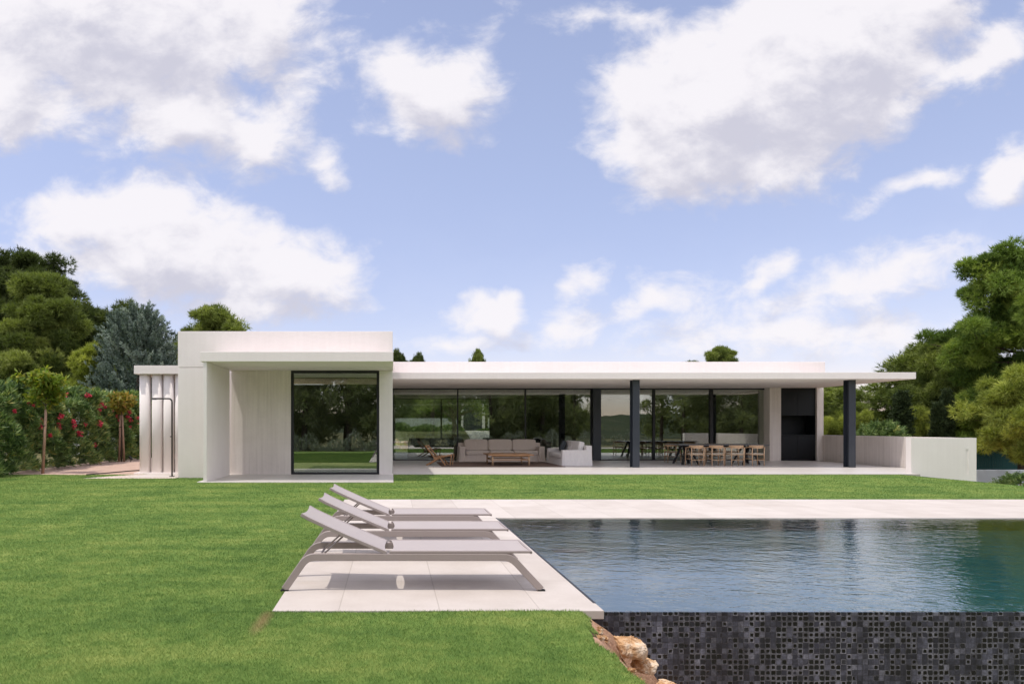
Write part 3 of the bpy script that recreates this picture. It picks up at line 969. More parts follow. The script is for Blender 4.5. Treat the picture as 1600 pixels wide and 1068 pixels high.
def window(x0, x1, y, z0, z1, fw, mull, name='window', depth=0.10, label=None):
    w_ = MB().box(x0, x1, y, y + depth, z1 - fw, z1).box(x0, x1, y, y + depth, z0, z0 + fw * 0.7)
    w_.box(x0, x0 + fw, y, y + depth, z0 + fw * 0.7, z1 - fw).box(x1 - fw, x1, y, y + depth, z0 + fw * 0.7, z1 - fw)
    f = vp(name, w_, 'black_frame', bevel=0.004)
    if label: f['label'] = label
    for (a, b) in mull:
        vp('mullion', MB().box(a, b, y - 0.012, y + depth - 0.01, z0 + fw * 0.7, z1 - fw), 'black_frame', f, 0.003)
    edges = [x0 + fw] + [c for ab in mull for c in ab] + [x1 - fw]
    for i in range(0, len(edges), 2):
        vp('glass_pane', MB().box(edges[i], edges[i + 1], y + 0.045, y + 0.063, z0 + fw * 0.7, z1 - fw), 'window_glass', f, 0)
    return f


window(-2.95, -0.366, 20.0, 0.0, 3.036, 0.075, [], label='large square fixed window of the left block')
# terrace range
vp('roof_slab', MB().box(0.035, 17.63, 22.95, 38.0, 3.0, 3.22), 'white_plaster')
vp('parapet', MB().box(0.03, 17.40, 27.4, 27.6, 3.222, 4.0).box(17.2, 17.4, 27.6, 37.5, 3.222, 4.0).box(0.03, 17.19, 37.3, 37.5, 3.222, 4.0), 'white_concrete')
WY = 28.5
fr = window(0.03, 8.36, WY, 0.0, 2.996, 0.05, [(2.735, 2.785), (5.56, 5.615)], label='wide sliding window behind the sofas')
vp('window_post', MB().box(8.362, 8.69, WY - 0.16, WY + 0.2, 0.0, 2.997), 'charcoal_metal')
window(8.692, 15.62, WY, 0.0, 2.996, 0.055, [(10.90, 11.00), (13.29, 13.42)], label='wide sliding window behind the dining table')
# barbecue block
vp('end_wall', MB().box(15.56, 16.03, 28.1, 28.9, -0.1, 2.997), 'warm_concrete')
vp('end_wall', MB().box(17.51, 17.78, 28.1, 31.0, -0.1, 2.997), 'warm_concrete')
bq = vp('barbecue_niche', MB().box(16.033, 17.507, 28.85, 28.95, 0.0, 2.996).box(16.033, 16.06, 28.2, 28.85, 0, 2.996).box(17.48, 17.507, 28.2, 28.85, 0, 2.996), 'black_panel', bevel=0)
vp('upper_panel', MB().box(16.062, 16.765, 28.20, 28.24, 1.86, 2.99).box(16.772, 17.478, 28.20, 28.24, 1.86, 2.99), 'black_panel', bq, 0.002)
vp('counter', MB().box(16.062, 17.478, 28.18, 28.84, 1.03, 1.07), 'black_panel', bq, 0.003)
vp('lower_panel', MB().box(16.062, 16.765, 28.20, 28.24, 0.14, 1.02).box(16.772, 17.478, 28.20, 28.24, 0.14, 1.02).box(16.062, 17.478, 28.23, 28.26, 0.0, 0.13), 'black_panel', bq, 0.002)


def steel_column(x0, y0):
    w_ = 0.24; d_ = 0.29; t_ = 0.022
    m_ = MB().box(x0, x0 + w_, y0, y0 + t_, 0, 2.998).box(x0, x0 + w_, y0 + d_ - t_, y0 + d_, 0, 2.998)
    m_.box(x0 + w_ / 2 - 0.008, x0 + w_ / 2 + 0.008, y0 + t_, y0 + d_ - t_, 0, 2.998)
    vp('steel_column', m_, 'charcoal_metal', bevel=0.003)


steel_column(8.252, 23.37)
steel_column(15.65, 23.37)
# inside
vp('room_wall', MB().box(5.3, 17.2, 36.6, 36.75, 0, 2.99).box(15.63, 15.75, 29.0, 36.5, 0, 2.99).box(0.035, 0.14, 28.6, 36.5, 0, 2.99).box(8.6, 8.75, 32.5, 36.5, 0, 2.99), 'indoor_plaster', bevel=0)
vp('room_ceiling', MB().box(0.15, 15.6, 28.75, 36.5, 2.93, 2.985), 'warm_concrete', bevel=0)
window(0.15, 5.295, 36.6, 0.0, 2.93, 0.05, [(2.62, 2.70)], label='far window at the back of the living room')
# colonnade with round posts at the left
vp('colonnade_roof', MB().box(-7.75, -5.925, 20.52, 25.5, 2.98, 3.23), 'white_plaster')
for x in (-7.50, -7.127, -6.775, -6.42, -6.08):
    c = MB()
    ring = [(x + 0.160 * math.copysign(abs(math.cos(t)) ** 0.82, math.cos(t)), 20.78 + 0.15 * math.copysign(abs(math.sin(t)) ** 0.8, math.sin(t))) for t in np.linspace(0, 2 * math.pi, 41)[:-1]]
    c.prism(ring, -0.04, 2.979)
    o = vp('round_post', c, 'white_plaster', bevel=0)
    for p in o.data.polygons: p.use_smooth = len(p.vertices) == 4
vp('colonnade_base', MB().box(-7.75, -5.93, 20.5, 21.1, -0.10, 0.01).box(-7.70, -5.93, 21.12, 21.3, -0.1, 0.42), 'white_plaster')
vp('shower_floor', MB().box(-7.3, -5.93, 19.0, 20.49, -0.12, -0.012), 'deck_stone')

terrace = MB().box(0.046, 15.62, 20.17, 27.9, -0.30, -0.002).box(15.62, 17.45, 20.6, 27.9, -0.3, -0.002).box(0.046, 17.2, 27.9, 38.2, -0.30, -0.002)
terrace.v = [(x, y, z) for (x, y, z) in terrace.v]
tag(terrace.build('terrace', 'terrace_stone', bevel=0.006), 'pale stone terrace floor under the long roof', 'terrace', kind='structure')

# low wall at the right end of the terrace
lw = thing('low_wall', 'waist high white concrete wall turning the right terrace corner', 'wall', (17.0, 22.0, 0))
m = MB().prism([(17.35, 20.72), (17.56, 20.72), (17.96, 28.09), (17.75, 28.09)], -0.7, 1.055)
m.build('side_run', 'warm_concrete', lw, world=True, bevel=0.006)
m = MB().box(15.60, 17.24, 20.5, 20.715, -0.8, 1.06).box(17.32, 17.56, 20.5, 20.715, -0.8, 1.06)
m.box(17.24, 17.32, 20.5, 20.715, 0.72, 1.06).box(17.24, 17.32, 20.5, 20.715, -0.8, -0.02).box(17.24, 17.32, 20.515, 20.715, -0.02, 0.72)
m.build('front_run', 'white_concrete', lw, world=True)

# outdoor shower
sh = thing('outdoor_shower', 'slim dark outdoor shower pole with bent arm beside the white posts', 'shower', (-6.2, 19.27, 0.0))
MB().box(-0.06, 0.06, -0.06, 0.06, -0.012, 0.006).build('base_plate', 'bronze_metal', sh, bevel=0.003)
arc = [(-0.10 + 0.10 * math.sin(t), 0, 2.085 + 0.10 * math.cos(t)) for t in np.linspace(math.pi / 2, 0, 8)]
MB().tube([(0, 0, 0.0)] + arc + [(-0.56, 0, 2.185)], 0.023, 12).build('pole', 'bronze_metal', sh, smooth=True)
MB().tube([(-0.50, 0, 2.172), (-0.50, 0, 2.155)], [0.06, 0.065], 16).build('shower_head', 'bronze_metal', sh)
MB().tube([(0.0, 0, 1.115), (-0.055, 0, 1.115)], 0.016, 10).build('valve', 'bronze_metal', sh, smooth=True)

# ------------------------------------------------------------------ sun loungers
def make_lounger():
    t = thing('sun_lounger', '', 'sun lounger', (0, 0, 0), 0, 'taupe sun loungers in a row on the pool deck')
    def fil(p0, p1, p2, r=0.07, n=5):
        p0, p1, p2 = Vector(p0), Vector(p1), Vector(p2)
        a = p1 + (p0 - p1).normalized() * r; b = p1 + (p2 - p1).normalized() * r
        return [tuple((1 - u) ** 2 * a + 2 * u * (1 - u) * p1 + u * u * b) for u in np.linspace(0, 1, n)]
    A, B, C_, D = (-0.905, 0.012), (-0.715, 0.286), (1.005, 0.286), (1.262, 0.012)
    pts = [A] + fil(A, B, C_) + fil(B, C_, D) + [D]
    for y0 in (0.0, 0.565):
        MB().slab_path(pts, 0.030, y0, y0 + 0.035).build('side_frame', 'taupe_metal', t, bevel=0.006)
        for x in (-0.905, 1.262):
            MB().box(x - 0.032, x + 0.032, y0 - 0.002, y0 + 0.037, -0.0005, 0.012).build('foot_pad', 'rubber', t)
    # seat: fabric on a slim edge frame
    ys = np.linspace(0.012, 0.588, 13); xs = np.linspace(-0.005, 1.178, 30)
    V, F = [], []
    for top in (1, 0):
        for x in xs:
            for y in ys:
                s_ = (y - 0.3) / 0.288
                edge = 0.022 * (1 - s_ ** 2) if x == xs[0] else 0.0
                V.append((x + edge, y, 0.335 - 0.008 * (1 - s_ ** 2) - (0 if top else 0.006)))
    n = len(ys); k = len(xs) * n
    for i in range(len(xs) - 1):
        for j in range(n - 1):
            a = i * n + j; F.append((a, a + n, a + n + 1, a + 1)); F.append((k + a + 1, k + a + n + 1, k + a + n, k + a))
    MB().add(V, F).build('seat_sling', 'sling_mesh', t, smooth=True)
    e = MB()
    for y in (0.004, 0.572): e.box(-0.02, 1.18, y, y + 0.026, 0.317, 0.338)
    e.box(1.166, 1.186, 0.004, 0.598, 0.312, 0.337)
    e.build('seat_edge', 'taupe_metal', t, bevel=0.004)
    for x in (0.16, 0.44, 0.86):
        MB().tube([(x + 0.03 * (1 - ((y - 0.3) / 0.29) ** 2), y, 0.298 - 0.03 * (1 - ((y - 0.3) / 0.29) ** 2)) for y in np.linspace(0.02, 0.58, 9)], 0.012, 8).build('crossbar', 'taupe_metal', t, smooth=True)
    # backrest leaning, its head end curling up
    prof = [(-0.045, 0.332), (-0.2, 0.396), (-0.38, 0.472), (-0.55, 0.548), (-0.70, 0.618), (-0.765, 0.655)]
    V, F = [], []
    for top in (1, 0):
        for (i, (x, z)) in enumerate(prof):
            for y in ys:
                s_ = (y - 0.3) / 0.288
                sag = 0.012 * (1 - s_ ** 2); cut = -0.018 * (1 - s_ ** 2) if i == 0 else (0.012 * (1 - s_ ** 2) if i == len(prof) - 1 else 0)
                V.append((x + cut + 0.003, y, z - cut * 0.43 - sag - (0 if top else 0.006)))
    k = len(prof) * n
    for i in range(len(prof) - 1):
        for j in range(n - 1):
            a = i * n + j; F.append((a + 1, a + n + 1, a + n, a)); F.append((k + a, k + a + n, k + a + n + 1, k + a + 1))
    b = MB().add(V, F).build('backrest', 'sling_mesh', t, smooth=True)
    for y in (0.002, 0.572):
        MB().slab_path([(x, z - 0.012) for x, z in prof], 0.014, y, y + 0.028).build('backrest_rail', 'taupe_metal', b, bevel=0.004)
    for y in (0.09, 0.49):
        MB().tube([(-0.40, y, 0.462), (-0.62, y, 0.262)], 0.008, 8).build('prop_arm', 'taupe_metal', t, smooth=True)
    MB().tube([(-0.62, 0.03, 0.262), (-0.62, 0.57, 0.262)], 0.010, 8).build('hinge_bar', 'taupe_metal', t, smooth=True)
    return t


lo = make_lounger()
lo.location = (0, 5.75, 0.0); lo['label'] = 'nearest taupe sun lounger, at the front edge of the deck by the lawn'
dup(lo, (0.015, 7.0, 0), 0, 'middle taupe sun lounger of the row, between the other two')
dup(lo, (0.02, 8.2, 0), 0, 'farthest taupe sun lounger of the row, towards the house')

# ------------------------------------------------------------------ terrace furniture
def make_sofa(name, label, L, Dp, mat, cush, n_c, back_h=0.80, arm_h=0.60, seat_h=0.43, pillow=None):
    """faces -y, x from 0 to L, y from 0 (front) to Dp"""
    t = thing(name, label, 'sofa')
    def cover(x0, x1, y0, y1, z1, flare=0.03, nm='arm'):
        # slipcovered block: skirt flares a little at the floor
        V, F = [], []
        nz, ring = 7, []
        for iz in range(nz + 1):
            u = iz / nz; z = 0.005 + u * (z1 - 0.005); fl = flare * (1 - u) ** 2.2
            pts = []
            N = 26
            for s_ in range(N):
                q = s_ / N * 4; side = int(q); r_ = q - side
                cs = [(x0 - fl, y0 - fl), (x1 + fl, y0 - fl), (x1 + fl, y1 + fl), (x0 - fl, y1 + fl), (x0 - fl, y0 - fl)]
                a, b_ = cs[side], cs[side + 1]
                px, py = a[0] + (b_[0] - a[0]) * r_, a[1] + (b_[1] - a[1]) * r_
                wv = 0.012 * (1 - u) * math.sin(s_ * 2.4 + x0 * 7)
                pts.append((px + wv, py + wv * 0.6, z))
            V += pts
        N = 26
        for iz in range(nz):
            for s_ in range(N):
                F.append((iz * N + s_, iz * N + (s_ + 1) % N, (iz + 1) * N + (s_ + 1) % N, (iz + 1) * N + s_))
        F.append(tuple(nz * N + s_ for s_ in range(N)))
        o = MB().add(V, F).build(nm, mat, t, bevel=0.02)
        return o
    aw = 0.24
    cover(aw - 0.005, L - aw + 0.005, 0.02, Dp - 0.2, seat_h - 0.16, 0.015, 'base')
    cover(0, aw, 0.0, Dp - 0.02, arm_h); cover(L - aw, L, 0.0, Dp - 0.02, arm_h)
    cover(0.03, L - 0.03, Dp - 0.22, Dp, back_h - 0.06, 0.02, 'back')
    w_ = (L - 2 * aw) / n_c
    for i in range(n_c):
        x = aw + w_ * (i + 0.5)
        MB().puff((x, 0.40, seat_h - 0.08), (w_ - 0.005, 0.82, 0.18), 0.2, 12).build('seat_cushion', cush, t, smooth=True)
        mt = Matrix.Rotation(R(-13), 3, 'X')
        MB().puff((x, Dp - 0.33, seat_h + 0.215), (w_ - 0.01, 0.22, 0.46), 0.24, 12, mat=mt).build('back_cushion', cush, t, smooth=True)
    return t


s = make_sofa('sofa', 'long three seat taupe slipcovered sofa behind the coffee table', 3.42, 0.98, 'linen_slipcover', 'linen_slipcover', 3, 0.80)
s.location = (2.71, 27.27, 0)
s = make_sofa('sofa', 'pale slipcovered loveseat turned sideways at the right of the coffee table', 2.45, 1.06, 'linen_light', 'linen_light', 2, 0.78, 0.565, 0.42)
s.location = (6.07, 26.72, 0); s.rotation_euler = (0, 0, R(-90))
p = MB().puff((0, 0, 0), (0.50, 0.20, 0.42), 0.42, 12, mat=Matrix.Rotation(R(-20), 3, 'X')).build('throw_pillow', 'slate_fabric', smooth=True)
p.location = (6.55, 26.15, 0.66); p.rotation_euler = (0, 0, R(-100))
tag(p, 'dark slate throw pillow at the far end of the pale loveseat', 'pillow')

rug = MB().box(1.75, 6.05, 23.75, 26.9, 0.0, 0.012).build('rug', 'brown_rug', bevel=0.004)
tag(rug, 'flat brown rug under the coffee table and lounge chair', 'rug')

ct = thing('coffee_table', 'low square teak coffee table with a lower shelf, before the long sofa', 'coffee table', (4.27, 25.1, 0.012))
top = MB()
for i in range(9):
    y = -0.80 + i * 0.178
    top.box(-0.80, 0.80, y, y + 0.172, 0.355, 0.395)
top.build('table_top', 'teak_wood', ct, bevel=0.005)
for x in (-0.66, 0.64):
    for y in (-0.70, 0.70):
        MB().tube([(x, y, 0.0), (x, y, 0.354)], [0.028, 0.036], 10).build('leg', 'oak_wood', ct, smooth=True)
fr_ = MB()
for y in (-0.70, 0.70): fr_.box(-0.64, 0.62, y - 0.018, y + 0.018, 0.19, 0.225).box(-0.64, 0.62, y - 0.014, y + 0.014, 0.31, 0.353)
for x in (-0.66, 0.64): fr_.box(x - 0.018, x + 0.018, -0.68, 0.68, 0.17, 0.205)
fr_.build('stretcher', 'teak_wood', ct, bevel=0.004)

lc = thing('lounge_chair', 'low wooden lounge chair with woven back and crossed legs, left of the sofa', 'lounge chair', (1.78, 24.95, 0.0), R(-14))
# faces +x
for y in (-0.30, 0.27):
    fr_ = MB()
    fr_.bar((-0.47, y, 0.0), (0.10, y, 0.335), 0.035, 0.05)          # rear leg rising forwards
    fr_.bar((0.24, y, 0.0), (-0.02, y, 0.36), 0.035, 0.05)           # front leg
    fr_.build('leg', 'teak_wood', lc, bevel=0.006)
    MB().bar((-0.50, y + 0.04, 0.70), (-0.14, y + 0.04, 0.245), 0.035, 0.045).build('back_post', 'teak_wood', lc, bevel=0.006)
    MB().bar((-0.20, y, 0.24), (0.46, y, 0.385), 0.035, 0.05).build('seat_rail', 'teak_wood', lc, bevel=0.006)
    MB().bar((0.46, y, 0.38), (0.40, y, 0.0), 0.03, 0.035).build('leg', 'teak_wood', lc, bevel=0.006)
bk = MB()
for i in range(8):
    u = i / 7.5
    x, z = -0.485 + 0.335 * u, 0.685 - 0.42 * u
    bk.bar((x, -0.27, z), (x, 0.29, z), 0.045, 0.012)
bk.build('woven_back', 'oak_wood', lc, bevel=0.003)
st = MB()
for i in range(9):
    u = i / 8
    x, z = -0.15 + 0.58 * u, 0.262 + 0.125 * u
    st.bar((x, -0.285, z), (x, 0.255, z), 0.06, 0.012)
st.build('woven_seat', 'oak_wood', lc, bevel=0.003)
MB().bar((-0.50, -0.29, 0.70), (-0.50, 0.32, 0.70), 0.04, 0.04).build('top_rail', 'teak_wood', lc, bevel=0.006)

# dining table and chairs
dt = thing('dining_table', 'long dark topped dining table on black splayed legs', 'dining table', (12.15, 25.6, 0))
MB().box(-1.65, 1.65, -0.68, 0.68, 0.71, 0.745).build('table_top', 'dark_stone_top', dt, bevel=0.006)
for x in (-1.12, 1.12):
    for y in (-0.42, 0.42):
        g = MB()
        sx = 1 if x < 0 else -1
        g.bar((x - sx * 0.30, y, 0.0), (x - sx * 0.06, y * 0.5, 0.71), 0.09, 0.06)
        g.bar((x + sx * 0.30, y, 0.0), (x - sx * 0.02, y * 0.5, 0.71), 0.09, 0.06)
        g.build('leg', 'black_wood', dt, bevel=0.005)
MB().box(-1.1, 1.1, -0.05, 0.05, 0.64, 0.708).build('beam', 'black_wood', dt)


def make_chair():
    """faces +y"""
    t = thing('dining_chair', '', 'dining chair', (0, 0, 0), 0, 'oak armchairs around the dining table')
    for sx in (-1, 1):
        MB().tube([(sx * 0.215, -0.24, 0), (sx * 0.215, -0.225, 0.42), (sx * 0.222, -0.245, 0.665)], [0.014, 0.020, 0.016], 10).build('leg', 'oak_wood', t, smooth=True)
        MB().tube([(sx * 0.245, 0.22, 0), (sx * 0.240, 0.215, 0.42), (sx * 0.235, 0.20, 0.635)], [0.014, 0.019, 0.015], 10).build('leg', 'oak_wood', t, smooth=True)
    arc = []
    for u in np.linspace(-1, 1, 25):
        th = u * math.pi * 0.5
        x = 0.262 * math.sin(th) if abs(u) < 0.999 else 0.262 * u
        arc.append((x, -0.05 - 0.245 * math.cos(th), 0.665 + 0.035 * math.cos(th)))
    arc = [(-0.262, 0.20, 0.635), (-0.266, 0.08, 0.648)] + arc + [(0.266, 0.08, 0.648), (0.262, 0.20, 0.635)]
    MB().tube(arc, 0.016, 8).build('arm_rail', 'oak_wood', t, smooth=True)
    cr = MB()
    pts = [(0.26 * math.sin(u * 1.35), -0.05 - 0.245 * math.cos(u * 1.35)) for u in np.linspace(-1, 1, 17)]
    inner = [(x * 0.93, y + 0.016) for x, y in pts]
    V = [(x, y, 0.655 - 0.03 * (1 - (2 * i / 16 - 1) ** 2)) for i, (x, y) in enumerate(pts)] + [(x, y, 0.735) for x, y in pts] + \
        [(x, y, 0.655 - 0.03 * (1 - (2 * i / 16 - 1) ** 2)) for i, (x, y) in enumerate(inner)] + [(x, y, 0.735) for x, y in inner]
    F = []
    for i in range(16):
        F += [(i, i + 1, 17 + i + 1, 17 + i), (34 + i + 1, 34 + i, 51 + i, 51 + i + 1), (17 + i, 17 + i + 1, 51 + i + 1, 51 + i), (i + 1, i, 34 + i, 34 + i + 1)]
    cr.add(V, F).build('crest', 'oak_wood', t, smooth=False)
    MB().puff((0, 0.0, 0.432), (0.46, 0.43, 0.035), 0.25, 8).build('seat', 'cream_cord', t, smooth=True)
    st_ = MB()
    for (a, b) in (((-0.215, -0.232, 0.40), (0.215, -0.232, 0.40)), ((-0.24, 0.215, 0.40), (0.24, 0.215, 0.40)), ((-0.215, -0.235, 0.215), (0.215, -0.235, 0.215)),
                   ((-0.216, -0.235, 0.25), (-0.243, 0.217, 0.25)), ((0.216, -0.235, 0.25), (0.243, 0.217, 0.25)), ((-0.22, -0.23, 0.40), (-0.24, 0.215, 0.40)), ((0.22, -0.23, 0.40), (0.24, 0.215, 0.40))):
        st_.tube([a, b], 0.012, 8)
    st_.build('stretcher', 'oak_wood', t, smooth=True)
    return t


ch = make_chair()
front_labels = ['leftmost of the four oak chairs on the near side of the dining table',
                'oak chair second from the left on the near side of the dining table',
                'oak chair third from the left on the near side of the dining table',
                'rightmost of the four oak chairs on the near side of the dining table']
back_labels = ['oak chair on the window side of the dining table, at its open left end',
               'oak chair on the window side of the table, second from its left end',
               'oak chair on the window side of the table, third from its left end',
               'oak chair on the window side of the table, at its right end']
for i, x in enumerate((10.88, 11.60, 12.31, 13.03)):
    if i == 0:
        ch.location = (x, 24.50, 0); ch['label'] = front_labels[0]
    else:
        dup(ch, (x, 24.50 + 0.02 * (i % 2), 0), R((0, 2, -2, 3)[i]), front_labels[i])
for i, x in enumerate((11.0, 11.75, 12.47, 13.20)):
    dup(ch, (x, 26.75, 0), R(180 + (-4, 3, 0, -3)[i]), back_labels[i])

# things inside
s = make_sofa('sofa', 'black sofa inside the living room, seen through the glass at left', 2.5, 1.0, 'dark_fabric', 'dark_fabric', 3, 0.95, 0.75, 0.42)
s.location = (3.25, 31.6, 0); s.rotation_euler = (0, 0, R(180))
s = make_sofa('sofa', 'black sofa inside the living room, behind the long taupe sofa', 3.2, 1.0, 'dark_fabric', 'dark_fabric', 3, 0.97, 0.75, 0.42)
s.location = (7.3, 31.8, 0); s.rotation_euler = (0, 0, R(180))
k = thing('kitchen_unit', 'dark tall kitchen unit with built in oven behind the dining window', 'kitchen unit', (14.0, 35.6, 0))
MB().box(-1.2, 1.2, 0.0, 0.6, 0.0, 2.35).build('cabinet', 'kitchen_front', k, bevel=0.004)
MB().box(0.05, 0.65, -0.02, -0.002, 1.05, 1.95).build('oven', 'oven_black', k, bevel=0.004)
MB().box(0.12, 0.58, -0.045, -0.025, 1.12, 1.15).build('handle', 'lamp_white', k)

# ------------------------------------------------------------------ plants
def pine_parts(seed, H, crown_r, base_h, n_limb, per, needle=(0.20, 0.032), k=6, shape='round', clump=(0.55, 0.95), lean=(0, 0)):
    """trunk/limb tubes and needle arrays for a pine whose foot is at the origin"""
    rg = np.random.default_rng(seed)
    tr = MB()
    pts = [Vector((lean[0] * u ** 1.5 + 0.12 * math.sin(u * 5 + seed), lean[1] * u ** 1.5 + 0.1 * math.cos(u * 4 + seed) - 0.1, H * 0.93 * u)) for u in np.linspace(0, 1, 9)]
    r0 = 0.022 * H
    tr.tube(pts, [r0 * (1 - 0.9 * u) + 0.02 for u in np.linspace(0, 1, 9)], 9)
    C, Rd = [], []
    for i in range(n_limb):
        u = (i + rg.uniform(0, 1)) / n_limb
        z0 = base_h + (H * 0.95 - base_h) * u
        if shape == 'round': prof = math.sin(math.pi * min(1, 0.18 + 0.82 * u) ** 0.85) ** 0.6 * (1.05 - 0.25 * u)
        elif shape == 'cone': prof = (1 - u) ** 0.8 * 0.95 + 0.12
        else: prof = 0.55 + 0.45 * math.sin(math.pi * u)       # broad dome
        az = i * 2.399 + rg.normal(0, 0.35)
        ln = crown_r * prof * rg.uniform(0.52, 1.2)
        q = (z0 / (H * 0.93)); j = min(8, max(0, q * 8)); a = pts[int(j)]; b = pts[min(8, int(j) + 1)]
        o = a.lerp(b, j - int(j))
        rise = rg.uniform(0.05, 0.45) * (0.6 + u) * 0.8
        d = Vector((math.cos(az), math.sin(az), rise))
        lp = [o + d * ln * t + Vector((0, 0, -0.10 * ln * math.sin(t * 3))) + Vector(rg.normal(0, 0.05 * ln * t, 3)) for t in (0, 0.3, 0.6, 0.85, 1.0)]
        tr.tube(lp, [max(0.012, r0 * 0.42 * (1 - 0.85 * t) * (1.1 - 0.7 * u)) for t in (0, 0.3, 0.6, 0.85, 1)], 5, cap=False)
        for t in np.linspace(0.38, 1.0, max(3, int(ln * 1.8))):
            kk = t * 4; idx = [0, 0.3, 0.6, 0.85, 1.0]
            s_ = max(0, sum(1 for v in idx if v <= t) - 1); s2 = min(4, s_ + 1)
            f_ = 0 if s2 == s_ else (t - idx[s_]) / (idx[s2] - idx[s_])
            p_ = lp[s_].lerp(lp[s2], f_)
            for q_ in range(2):
                off = rg.normal(0, 0.32, 3) * (0.5 + 0.22 * ln); off[2] = abs(off[2]) * 0.6
                C.append(np.array(p_) + off)
                rr = rg.uniform(*clump) * (0.75 if q_ else 1)
                Rd.append((rr, rr, rr * rg.uniform(0.5, 0.8)))
    for i in range(5):
        p_ = np.array(pts[-1]) + np.append(rg.normal(0, 0.25, 2), rg.uniform(-0.5, 0.45))
        C.append(p_); rr = rg.uniform(*clump) * 0.75; Rd.append((rr, rr, rr))
    C, Rd = np.array(C), np.array(Rd)
    tone_c = np.clip(rg.normal(0.45, 0.28, len(C)), 0.02, 0.98)
    P, D = clump_points(C, Rd, per, rg)
    # sub-twigs: gather the points into tufts so that gaps open up
    tone = np.repeat(tone_c, per)
    V, T, to = leaves(P, D, needle[0], needle[1], tone, 0.55, k, rg=rg)
    return tr, (V, T, to)


def tree(name, label, cat, loc, data, mat, rz=0.0, group=None, trunk_mat='bark'):
    t = thing(name, label, cat, loc, rz, group)
    tr, (V, T, to) = data
    tr.build('trunk', trunk_mat, t, smooth=True)
    tri_mesh('crown', V, T, to, mat, t)
    return t


GL = 'pine trees behind the flowering hedge'
GR = 'pine trees beyond the right end of the house'
GB = 'tree tops showing above the long flat roof'
zt = lambda x, y: float(height(np.array(x), np.array(y))) - 0.05

dA = pine_parts(1, 14.3, 4.1, 4.0, 54, 110, (0.34, 0.050), 9, 'dome', (0.65, 1.15))
tA = tree('pine_tree', 'tallest dark round crowned pine at the far left edge', 'pine tree', (-28.7, 52, zt(-29, 52)), dA, 'dark_needles', 0.3, GL)
dB = pine_parts(2, 10.9, 3.9, 1.0, 44, 110, (0.30, 0.042), 9, 'cone', (0.42, 0.85))
tB = tree('pine_tree', 'big olive green pine in front of the tallest dark pine', 'pine tree', (-21.6, 42.0, zt(-21.6, 42)), dB, 'pine_needles', 0.0, GL)
dC = pine_parts(3, 8.2, 2.9, 1.2, 32, 100, (0.30, 0.042), 9, 'round', (0.42, 0.85))
tC = tree('pine_tree', 'mid height pine stepping down right of the big olive pine', 'pine tree', (-22.3, 50, zt(-22.3, 50)), dC, 'dark_needles', 0.0, GL)
tC.scale = (1.15, 1.15, 1.25)
dup(tC, (-19.5, 50.5, zt(-19, 50)), 1.9, 'dark pine directly behind the left side of the blue conifer', (1.45, 1.2, 1.26))
dup(tC, (-16.6, 56, zt(-16, 56)), 0.7, 'pine top peeping between the blue conifer and the white block', (1.0, 1.0, 1.12))
dup(tB, (-27.5, 41.5, zt(-27, 41)), 2.2, 'lower olive pine cut by the left picture edge', (1.0, 1.0, 0.80))
dup(tC, (-23.5, 37.5, zt(-23, 37)), 3.6, 'low dark pine filling the space under the big olive pine', (1.1, 1.1, 0.62))
dD = pine_parts(4, 9.4, 3.3, 2.0, 34, 100, (0.32, 0.045), 9, 'round', (0.42, 0.9))
tD = tree('pine_tree', 'green pine rising straight behind the white left block', 'pine tree', (-11.6, 45.5, zt(-11.6, 45.5)), dD, 'pine_needles', 0.0, GL)
dY = pine_parts(5, 5.4, 1.6, 0.3, 26, 100, (0.22, 0.036), 8, 'cone', (0.32, 0.6))
tY = tree('conifer', 'yellow green young pine left of the blue conifer', 'conifer', (-15.7, 35.5, zt(-15.7, 35.5)), dY, 'yellow_needles')

# blue conifer: upright sprays all over a broad cone
def spray_cone(seed, H, r, n, spray, k, needle, bulge=0.75, tone=(0.5, 0.2)):
    rg = np.random.default_rng(seed)
    u = rg.uniform(0, 1, n) ** 1.25; az = rg.uniform(0, 2 * np.pi, n)
    prof = r * np.sqrt(np.clip(1 - u ** 1.7, 0, 1)) * bulge + r * (1 - bulge) * (1 - u)
    lump = 1 + 0.10 * np.sin(az * 5 + u * 9) + 0.07 * np.sin(az * 9 - u * 17) + rg.normal(0, 0.05, n)
    rr = prof * lump * rg.uniform(0.72, 1.0, n) ** 0.5
    z = H * (0.02 + 0.94 * u)
    B = np.stack([np.cos(az) * rr, np.sin(az) * rr, z], 1)
    D = unit(np.stack([np.cos(az) * 0.65, np.sin(az) * 0.65, 0.55 + 0.6 * u], 1) + rg.normal(0, 0.3, (n, 3)))
    tn = np.clip(rg.normal(*tone, n), 0, 1)
    m_ = 12 if tone[1] < 0.25 else 24
    t_ = rg.uniform(0, 1, (n, m_))
    P = (B[:, None, :] + D[:, None, :] * (t_ * spray * rg.uniform(0.7, 1.3, (n, 1)))[..., None]).reshape(-1, 3)
    P += rg.normal(0, 0.035, P.shape)
    V, T, to = leaves(P, np.repeat(D, m_, 0), needle[0], needle[1], np.repeat(tn, m_), 0.5, k, rg=rg)
    tr = MB().tube([(0, 0, 0), (0.05, 0, H * 0.5), (0, 0, H * 0.95)], [0.05 * r + 0.03, 0.04 * r + 0.02, 0.015], 8)
    return tr, (V, T, to)


tree('blue_conifer', 'broad silvery blue conifer between the pines and the white block', 'conifer', (-13.4, 36.0, zt(-13.4, 36)),
     spray_cone(6, 7.5, 2.6, 1250, 0.85, 6, (0.15, 0.042), tone=(0.5, 0.30)), 'blue_needles')

